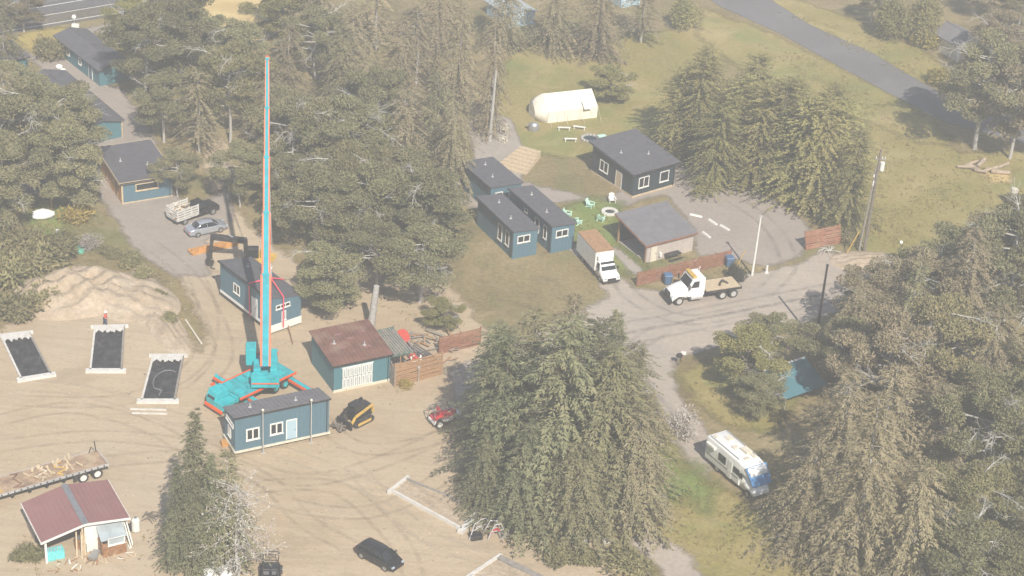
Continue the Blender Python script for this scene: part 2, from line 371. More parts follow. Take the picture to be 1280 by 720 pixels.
# highway: main strip with painted lines (runs past both picture edges)
def strip(name, a, b, z, material, wdt, kind='structure'):
    a, b = G(*a), G(*b); d = (b - a).normalized(); nrm = Vector((-d.y, d.x, 0)) * wdt / 2
    m_ = MB().add([(a - nrm)[:2] + (z,), (b - nrm)[:2] + (z,), (b + nrm)[:2] + (z,), (a + nrm)[:2] + (z,)], [(0, 1, 2, 3)])
    MT['_s'] = material; o = m_.build(name, '_s'); o['kind'] = kind; return o
strip('highway_surface', (-200, 62), (420, -42), .026, g_asph, 8.6)
lm = mat('line_paint', (.62, .61, .58), .8, .15, 4, dirt=(.3, .29, .28))
strip('lane_marking', (-200, 74), (420, -30), .032, lm, .22); strip('lane_marking', (-200, 51), (420, -53), .032, lm, .22); strip('centre_marking', (-200, 62.5), (420, -41.5), .032, lm, .18)

def trackmat(name, col, amt):
    m, t, b = newmat(name); co = coord(t); b.inputs['Base Color'].default_value = (*col, 1); b.inputs['Roughness'].default_value = .95
    at = t.nodes.new('ShaderNodeAttribute'); at.attribute_name = 'edge'; n1 = noise(t, co, .5, 6, .75); n2 = noise(t, co, 2.5, 4, .7)
    def mth(op, a_, b_):
        q = t.nodes.new('ShaderNodeMath'); q.operation = op
        for i_, v_ in enumerate((a_, b_)):
            if isinstance(v_, float): q.inputs[i_].default_value = v_
            else: t.links.new(v_, q.inputs[i_])
        return q.outputs[0]
    mr = t.nodes.new('ShaderNodeMapRange'); mr.inputs['From Min'].default_value = .36; mr.inputs['From Max'].default_value = .62; t.links.new(n1, mr.inputs['Value'])
    f = mth('MULTIPLY', mth('MULTIPLY', at.outputs['Fac'], mr.outputs[0]), mth('MULTIPLY', mth('ADD', n2, .35), amt))
    tr = t.nodes.new('ShaderNodeBsdfTransparent'); mx = t.nodes.new('ShaderNodeMixShader'); t.links.new(f, mx.inputs[0]); t.links.new(tr.outputs[0], mx.inputs[1]); t.links.new(b.outputs[0], mx.inputs[2])
    t.links.new(mx.outputs[0], t.nodes['Material Output'].inputs[0]); return m
tm_dirt = trackmat('track_dirt', (.29, .225, .155), .3); tm_road = trackmat('track_road', (.27, .24, .21), .38); tm_pale = trackmat('track_pale', (.52, .44, .33), .5)
def tracks(px, material, z, gauge=1.8, wd=.55):
    P = [G(*p) for p in px]; C_ = []
    for i in range(len(P) - 1):          # Catmull-Rom
        p0, p1, p2, p3 = P[max(0, i - 1)], P[i], P[i + 1], P[min(len(P) - 1, i + 2)]
        for k in range(10):
            u = k / 10; C_.append(.5 * ((2 * p1) + (p2 - p0) * u + (2 * p0 - 5 * p1 + 4 * p2 - p3) * u * u + (3 * p1 - p0 - 3 * p2 + p3) * u ** 3))
    V = []; F_ = []; E_ = []
    for sd in (-1, 1):
        o = len(V)
        for i, c in enumerate(C_):
            d = (C_[min(i + 1, len(C_) - 1)] - C_[max(i - 1, 0)]).normalized(); nn = Vector((-d.y, d.x, 0))
            for w_, e in ((-wd / 2, 0), (-wd / 5, 1), (wd / 5, 1), (wd / 2, 0)):
                q = c + nn * (sd * gauge / 2 + w_); V.append((q.x, q.y, z)); E_.append(float(e) * min(1, i / 4, (len(C_) - 1 - i) / 4))
        for i in range(len(C_) - 1):
            for j in range(3): a_ = o + 4 * i + j; F_.append((a_, a_ + 1, a_ + 5, a_ + 4))
    me = bpy.data.meshes.new('tyre_track'); me.from_pydata(V, [], F_); at = me.attributes.new('edge', 'FLOAT', 'POINT'); at.data.foreach_set('value', E_); me.materials.append(material)
    o = bpy.data.objects.new('tyre_track', me); COL.objects.link(o); o['kind'] = 'structure'
for i, (px, mt_) in enumerate((([(-20, 560), (120, 545), (250, 560), (380, 600), (520, 560), (600, 510)], tm_dirt), ([(-20, 530), (90, 510), (200, 540), (330, 620), (460, 640), (560, 590), (590, 530)], tm_dirt),
        ([(380, 500), (450, 560), (560, 540), (590, 480)], tm_dirt), ([(240, 330), (262, 400), (240, 460), (150, 500), (0, 500)], tm_dirt), ([(300, 610), (420, 610), (500, 680), (520, 740)], tm_dirt), ([(450, 690), (380, 650), (330, 600), (240, 570), (60, 585)], tm_dirt),
        ([(0, 480), (110, 490), (240, 530), (420, 590), (620, 690)], tm_pale), ([(180, 300), (240, 350), (280, 440), (230, 500)], tm_dirt), ([(700, 690), (620, 700), (520, 660), (420, 560)], tm_pale))):
    tracks(px, mt_, .008 + .0004 * i)
for i, px in enumerate(([(590, 500), (700, 445), (830, 415), (980, 385), (1140, 350), (1300, 315)], [(600, 480), (720, 425), (860, 395), (1000, 368), (1150, 340), (1290, 305)], [(830, 410), (790, 440), (800, 480), (850, 540), (880, 580)], [(770, 330), (790, 370), (860, 400), (960, 380)], [(950, 370), (985, 330), (960, 280), (900, 240)])):
    tracks(px, tm_road, .036 + .0004 * i, 1.9, .7)

# raised sandy bank with ragged heaps behind the forms
def heap(name, px, size, h, rz, matk, seed, label=None, cat=None, kind='structure', n=46):
    r_ = np.random.default_rng(seed); V = []; c = G(*px)
    ph = r_.uniform(0, 6, 12)
    for i in range(n + 1):
        for j in range(n + 1):
            u, v = i / n * 2 - 1, j / n * 2 - 1; q = max(0, 1 - (u * u + v * v)) ** .8
            nz = .35 * math.sin(5 * u + ph[0]) * math.cos(4 * v + ph[1]) + .22 * math.sin(11 * u + ph[2] + 3 * v) + .14 * math.cos(17 * v + ph[3] - 6 * u) + .06 * r_.normal()
            V.append((u * size[0], v * size[1], q * h * (1 + nz) + (.03 if q > 0 else -.05)))
    m_ = MB().add(V, [(i * (n + 1) + j, (i + 1) * (n + 1) + j, (i + 1) * (n + 1) + j + 1, i * (n + 1) + j + 1) for i in range(n) for j in range(n)], 0, True)
    o = m_.build(name, matk, loc=c, rz=R(rz))
    if cat: tag(o, label, cat)
    else: tag(o, label, kind=kind)
    return o
MT['bank'] = groundmat('bank_mat', [(.3, (.36, .28, .19)), (.55, (.44, .355, .26)), (.75, (.52, .44, .34))], .25, (.75, 1.15), None, bumps=.8)
MT['heapdirt'] = MT['bank']
heap('sand_bank', (92, 368), (7.0, 5.2), 1.7, 25, 'bank', 1)
heap('sand_bank', (158, 372), (6.6, 4.4), 1.0, -35, 'bank', 2)
heap('sand_bank', (205, 405), (7.0, 1.8), .5, -62, 'bank', 3)
heap('sand_mound', (1085, 328), (4.5, 2.6), .4, 5, 'bank', 4)

# ------------------------------------------------------------------ foliage
def leafmesh(P, D, L, W, name, matk, rs, N=None):
    n = len(P); D = D / (np.linalg.norm(D, axis=1, keepdims=True) + 1e-9)
    Q = rs.normal(size=(n, 3)) if N is None else N + rs.normal(size=(n, 3)) * .38; S = np.cross(D, Q); S /= (np.linalg.norm(S, axis=1, keepdims=True) + 1e-9)
    L = L[:, None]; W = W[:, None]
    V = np.stack([P, P + D * L * .45 + S * W / 2, P + D * L, P + D * L * .45 - S * W / 2], 1).reshape(-1, 3)
    me = bpy.data.meshes.new(name); me.vertices.add(4 * n); me.vertices.foreach_set('co', V.astype(np.float32).ravel())
    me.loops.add(4 * n); me.loops.foreach_set('vertex_index', np.arange(4 * n, dtype=np.int32))
    me.polygons.add(n); me.polygons.foreach_set('loop_start', np.arange(0, 4 * n, 4, dtype=np.int32))
    try: me.polygons.foreach_set('loop_total', np.full(n, 4, dtype=np.int32))
    except Exception: pass
    me.materials.append(MT[matk]); me.update(calc_edges=True); me.validate()
    return me
def rdir(rs, n):
    v = rs.normal(size=(n, 3)); return v / np.linalg.norm(v, axis=1, keepdims=True)
def spruce(seed, Ht=18., Rd=4.4, leaf='spruce_leaf', dens=1.0, power=.85, droop=.32, llen=.48, lw=.13, z0=1.2):
    rs = np.random.default_rng(seed); P = []; D = []; L = []; W = []; NN = []; tb = MB()
    lean = rs.uniform(-.02, .02, 2); ph = rs.uniform(0, 6.3, 6)
    def ax(z): return np.array([lean[0] * z + .12 * math.sin(z * .5 + ph[0]), lean[1] * z + .12 * math.sin(z * .4 + ph[1]), z])
    tb.tube([ax(z) for z in np.linspace(-.1, Ht * .97, 10)], .30 * Ht / 18, 7, 0, .03)
    z = z0
    while z < Ht * .985:
        q = 1 - z / Ht
        for k in range(int((7 + 5 * q) * dens)):
            a = rs.uniform(0, 2 * PI)
            env = 1 + .22 * math.sin(3 * a + ph[2] + z * .35) + .16 * math.sin(5 * a + ph[3] - z * .8)
            r = max(.35, Rd * q ** power * env * rs.uniform(.62, 1.12)); r *= min(1, .55 + z / (Ht * .3))
            d = np.array([math.cos(a), math.sin(a), 0]); sd = np.array([-d[1], d[0], 0])
            zz = z + rs.uniform(-.3, .3); up = rs.uniform(.05, .3) + .5 * (1 - q) ** 3
            ts = np.arange(.2, 1.0, .21 / max(r, .6)); ts = ts + rs.uniform(-.03, .03, len(ts))
            for t in ts:
                c = ax(zz) + d * r * t + np.array([0, 0, up * r * t - droop * 1.9 * r * t * t])
                dd = d + np.array([0, 0, up - droop * 3.2 * t])
                for s_ in (-1, 1):
                    P.append(c); D.append(dd * .75 + sd * s_ * rs.uniform(.35, 1.1) + np.array([0, 0, rs.uniform(-.55, .1)])); L.append(llen * rs.uniform(.6, 1.3) * (1.15 - .35 * t)); W.append(lw * rs.uniform(.7, 1.4)); NN.append(d * .55 + np.array([0, 0, .8]))
            P.append(c); D.append(dd); L.append(llen * 1.2); W.append(lw); NN.append(d * .5 + np.array([0, 0, .8]))
            if rs.random() < .12 and r > 1.2: tb.cyl(ax(zz), ax(zz) + d * r * .75 + np.array([0, 0, up * r * .5 - .2 * r]), .05, .015, 4)
        z += rs.uniform(.30, .40) if (z * 1.1) % 2.2 < 1.5 else .62
    me = leafmesh(np.array(P), np.array(D), np.array(L), np.array(W), 'crown', leaf, rs, np.array(NN))
    return me, tb, None
def pine(seed, Ht=13., Rd=4.6, leaf='pine_leaf', nl=18, dens=1.0, dead=5, base=.28, top_flat=.75):
    rs = np.random.default_rng(seed); tb = MB(); dbs = []; P = []; D = []; L = []; W = []
    ph = rs.uniform(0, 6, 4)
    def ax(z): q = z / Ht; return np.array([.5 * math.sin(q * 3 + ph[0]) * q + .2 * math.sin(q * 7 + ph[1]), .5 * math.sin(q * 2.6 + ph[2]) * q, z])
    o = ax(0) * 1; tr = [ax(z) - [o[0], o[1], 0] for z in np.linspace(-.1, Ht * .93, 9)]
    tb.tube(tr, .26 * Ht / 13, 7, 0, .06)
    ax0 = lambda z: ax(z) - np.array([o[0], o[1], 0])
    NN = []
    def clump(c, rx, rz_, n):
        lob = rdir(rs, 5) * [.55, .55, .3]
        k = rs.integers(0, 5, n); v = rdir(rs, n); v[:, 2] = np.abs(v[:, 2]) * rs.choice([1, 1, 1, 1, -.5], n)
        rad = rs.uniform(.80, 1.05, n)[:, None]
        p = c + (lob[k] + v * rad * .62) * np.array([rx, rx, rz_])
        tg = np.cross(v, rs.normal(size=(n, 3)))
        P.append(p); D.append(tg + v * .75 + np.array([0, 0, .15])); NN.append(v + np.array([0, 0, .25])); L.append(rs.uniform(.2, .42, n)); W.append(rs.uniform(.11, .19, n))
    for k in range(nl):
        q = base + (1 - base) * (k + rs.uniform(0, .8)) / nl; a = k * 2.4 + rs.uniform(-.5, .5)
        env = math.sin(min(1, (q - base) / (1 - base) * 1.25 + .28) * PI * .62) ** .7 if q < .8 else top_flat * (1 - (q - .8) * 3)
        r = max(.5, Rd * env * rs.uniform(.6, 1.15)); d = np.array([math.cos(a), math.sin(a), 0])
        s0 = ax0(q * Ht * .9); rise = rs.uniform(.0, .35)
        mid = s0 + d * r * .5 + np.array([rs.uniform(-.3, .3), rs.uniform(-.3, .3), rise * r * .4]); e = s0 + d * r + np.array([0, 0, rise * r])
        tb.tube([s0, mid, e], .11, 5, 0, .03)
        clump(e, rs.uniform(1.2, 1.9), rs.uniform(.75, 1.1), int(780 * dens))
        if k % 2: clump(mid + [rs.uniform(-.5, .5), rs.uniform(-.5, .5), .35], rs.uniform(1.0, 1.4), .8, int(450 * dens))
        for _ in range(2):
            aa = a + rs.choice([-1, 1]) * rs.uniform(.4, .9); d2 = np.array([math.cos(aa), math.sin(aa), 0])
            e2 = mid + d2 * r * rs.uniform(.3, .55) + np.array([0, 0, rs.uniform(.0, .5)]); tb.cyl(mid, e2, .05, .02, 4)
            clump(e2, rs.uniform(.75, 1.1), rs.uniform(.5, .7), int(300 * dens)) if rs.random() < .45 else None
    clump(ax0(Ht * .95), 1.2, 1.0, int(500 * dens))
    for k in range(dead):
        db = MB(); dbs.append(db); q = rs.uniform(.35, .9); a = rs.uniform(0, 2 * PI); s0 = ax0(q * Ht); pts = [s0]; d = np.array([math.cos(a), math.sin(a), rs.uniform(-.05, .4)])
        Ld = Rd * rs.uniform(.75, 1.15)
        for j in range(5):
            d = d + rs.normal(size=3) * .22; pts.append(pts[-1] + d / np.linalg.norm(d) * Ld / 5)
            if j > 0:
                for _ in range(4):
                    e = rs.normal(size=3) * .6 + d; e2 = pts[-1] + e * .5; db.tube([pts[-1], e2, pts[-1] + e * .8 + rs.normal(size=3) * .25], .028, 4, 0, .010)
                    for _ in range(2): db.cyl(e2, e2 + (rs.normal(size=3) * .5 + e * .4) * .7, .014, .008, 3)
        db.tube(pts, .07, 5, 0, .025)
    me = leafmesh(np.concatenate(P), np.concatenate(D), np.concatenate(L), np.concatenate(W), 'crown', leaf, rs, np.concatenate(NN))
    return me, tb, dbs
def bush(seed, rad=1.5, h=1.5, leaf='olive_leaf', n=1500, stems=6, ll=.3):
    rs = np.random.default_rng(seed); P = []; D = []; NN = []; tb = MB()
    for k in range(9):
        a = rs.uniform(0, 6.3); q = rs.uniform(0, .65); c = np.array([math.cos(a) * rad * q, math.sin(a) * rad * q, h * rs.uniform(.3, .62)]); rr = rs.uniform(.38, .6) * rad
        v = rdir(rs, n // 9); v[:, 2] = np.abs(v[:, 2]) * rs.choice([1, 1, -.7], len(v)); P.append(c + v * rs.uniform(.6, 1.1, (len(v), 1)) * [rr, rr, h * .42]); D.append(v * .7 + rs.normal(size=v.shape) * .8); NN.append(v + [0, 0, .3])
        tb.cyl((0, 0, -.05), c, .05, .02, 4)
    P = np.concatenate(P); D = np.concatenate(D); P[:, 2] = np.maximum(P[:, 2], .03)
    me = leafmesh(P, D, rs.uniform(.6, 1.4, len(P)) * ll, rs.uniform(.5, 1.2, len(P)) * ll * .42, 'crown', leaf, rs, np.concatenate(NN))
    return me, tb, None
def deadtree(seed, Ht=11.):
    rs = np.random.default_rng(seed); tb = MB(); P = []; D = []
    tb.tube([(0, 0, -.1), (.2, .1, Ht * .4), (-.1, .2, Ht * .75), (.1, 0, Ht)], .16, 6, 0, .03)
    for k in range(70):
        z = Ht * rs.uniform(.12, .97); a = rs.uniform(0, 6.3); L = (Ht - z) * .22 + rs.uniform(.8, 2.0); p = np.array([0, 0.1, z]); d = np.array([math.cos(a), math.sin(a), rs.uniform(-.2, .4)])
        pts = [p]
        for j in range(3): d = d + rs.normal(size=3) * .25; pts.append(pts[-1] + d / np.linalg.norm(d) * L / 3)
        tb.tube(pts, .045, 4, 0, .012)
        for j in (1, 2, 3):
            for _ in range(3):
                e = d + rs.normal(size=3) * .9; tb.cyl(pts[j], pts[j] + e * .4, .018, .008, 3); P.append(pts[j] + e * .2); D.append(e)
    P = np.repeat(np.array(P), 3, 0) + rs.normal(size=(len(P) * 3, 3)) * .25; D = np.repeat(np.array(D), 3, 0) + rs.normal(size=P.shape)
    me = leafmesh(P, D, rs.uniform(.2, .4, len(P)), rs.uniform(.05, .1, len(P)), 'crown', 'blossom', rs)
    return me, tb, None

NOM = {}
def proto(key, data, trunkmat, nomh, nomr):
    me, tb, db = data
    t = tb.build('trunk', trunkmat); c = bpy.data.objects.new('crown', me); COL.objects.link(c)
    parts = [t, c]
    for q in (db or []): parts.append(q.build('dead_branch', 'dead'))
    NOM[key] = (parts, nomh, nomr, [False])
proto('spruceA', spruce(11, 19, 4.6, dens=1.15), 'bark', 19, 4.6)
proto('spruceB', spruce(12, 20, 4.2, dens=1.1, power=.75, droop=.28), 'bark', 20, 4.2)
proto('spruceC', spruce(13, 17, 5.0, dens=1.15, power=.7, droop=.36), 'bark', 17, 5.0)
proto('brownA', spruce(21, 17, 5.0, 'brown_leaf', 1.15, .62, .30, .46, .12), 'grey_bark', 17, 5)
proto('brownB', spruce(22, 15, 5.2, 'brown_leaf', 1.1, .6, .38, .50, .12), 'grey_bark', 15, 5.2)
proto('goldA', spruce(31, 15, 4.4, 'gold_leaf', 1.5, .55, .20, .40, .14), 'bark', 15, 4.4)
proto('goldB', spruce(32, 14, 4.8, 'gold_leaf', 1.5, .5, .16, .40, .14), 'bark', 14, 4.8)
proto('pineA', pine(41), 'grey_bark', 13, 4.6)
proto('pineB', pine(42, 12, 5.0, nl=17, dead=7), 'grey_bark', 12, 5)
proto('pineC', pine(43, 14, 4.4, nl=19, dead=4), 'grey_bark', 14, 4.4)
proto('pineD', pine(44, 12, 4.8, 'brown_leaf', 18, .95, 9), 'grey_bark', 12, 4.8)
proto('pineE', pine(45, 10, 4.2, 'gold_leaf', 19, 1.1, 2, .12), 'bark', 10, 4.2)
proto('pineF', pine(46, 12.5, 4.9, nl=15, dead=5, base=.35), 'grey_bark', 12.5, 4.9)
proto('pineG', pine(47, 13, 4.3, 'pine_leaf', 20, 1.0, 3, .2, .5), 'bark', 13, 4.3)
proto('pineH', pine(48, 12, 5.0, 'olive_leaf', 16, 1.0, 6, .4), 'grey_bark', 12, 5)
proto('spruceD', spruce(14, 18, 5.0, dens=1.2, power=.5, droop=.25), 'bark', 18, 5.0)
proto('spruceE', spruce(15, 17, 5.2, 'mossy_leaf', 1.2, .48, .3, .48, .13), 'bark', 17, 5.2)
proto('brownC', spruce(23, 16, 5.2, 'brown_leaf', 1.15, .45, .34, .46, .12), 'grey_bark', 16, 5.2)
proto('goldC', spruce(33, 14, 5.2, 'gold_leaf', 1.6, .36, .14, .40, .14), 'bark', 14, 5.2)
proto('spruceF', spruce(16, 14, 4.4, 'pine_leaf', .9, .55, .3, .42, .13, 2.5), 'grey_bark', 14, 4.4)
proto('brownD', spruce(24, 14, 4.6, 'brown_leaf', .8, .45, .25, .42, .12, 3.0), 'grey_bark', 14, 4.6)
VAR = {'pineA': ('pineA', 'pineF', 'pineG'), 'pineB': ('pineB', 'pineF', 'pineH'), 'pineC': ('pineC', 'pineG', 'spruceF'), 'pineD': ('pineD', 'brownC', 'brownD'), 'brownA': ('brownA', 'brownC'), 'brownB': ('brownB', 'brownC', 'brownD'), 'goldA': ('goldA', 'goldC', 'goldC'), 'goldB': ('goldB', 'goldC'), 'spruceC': ('spruceC', 'spruceE')}
proto('bushA', bush(51), 'bark', 1.5, 1.5)
proto('bushB', bush(52, 1.6, 1.3, n=1700), 'bark', 1.3, 1.6)
proto('bushY', bush(53, 1.5, 1.2, 'yellow_leaf', 1500), 'bark', 1.2, 1.5)
proto('bushW', bush(54, 1.6, 1.9, 'blossom', 1700, ll=.22), 'grey_bark', 1.9, 1.6)
proto('bushD', bush(55, 1.0, 2.2, 'dark_leaf', 1300, ll=.25), 'bark', 2.2, 1.0)
proto('bushG', bush(56, 2.6, 3.6, 'gold_leaf', 5200, ll=.34), 'bark', 3.6, 2.6)
proto('deadA', deadtree(61), 'dead', 11, 2.4)
def tree(name, key, px, h, rad, label, cat='tree', group=None, loc=None):
    parts, nh, nr, first = NOM[key]
    root = thing(name, label, cat, G(*px) if loc is None else loc, random.uniform(0, 6.28), group)
    root.scale = (rad / nr, rad / nr, h / nh)
    for p in parts:
        c = p if not first[0] else p.copy()
        if first[0]: COL.objects.link(c)
        c.parent = root
    first[0] = True
    return root
GF = 'conifers around the yard'
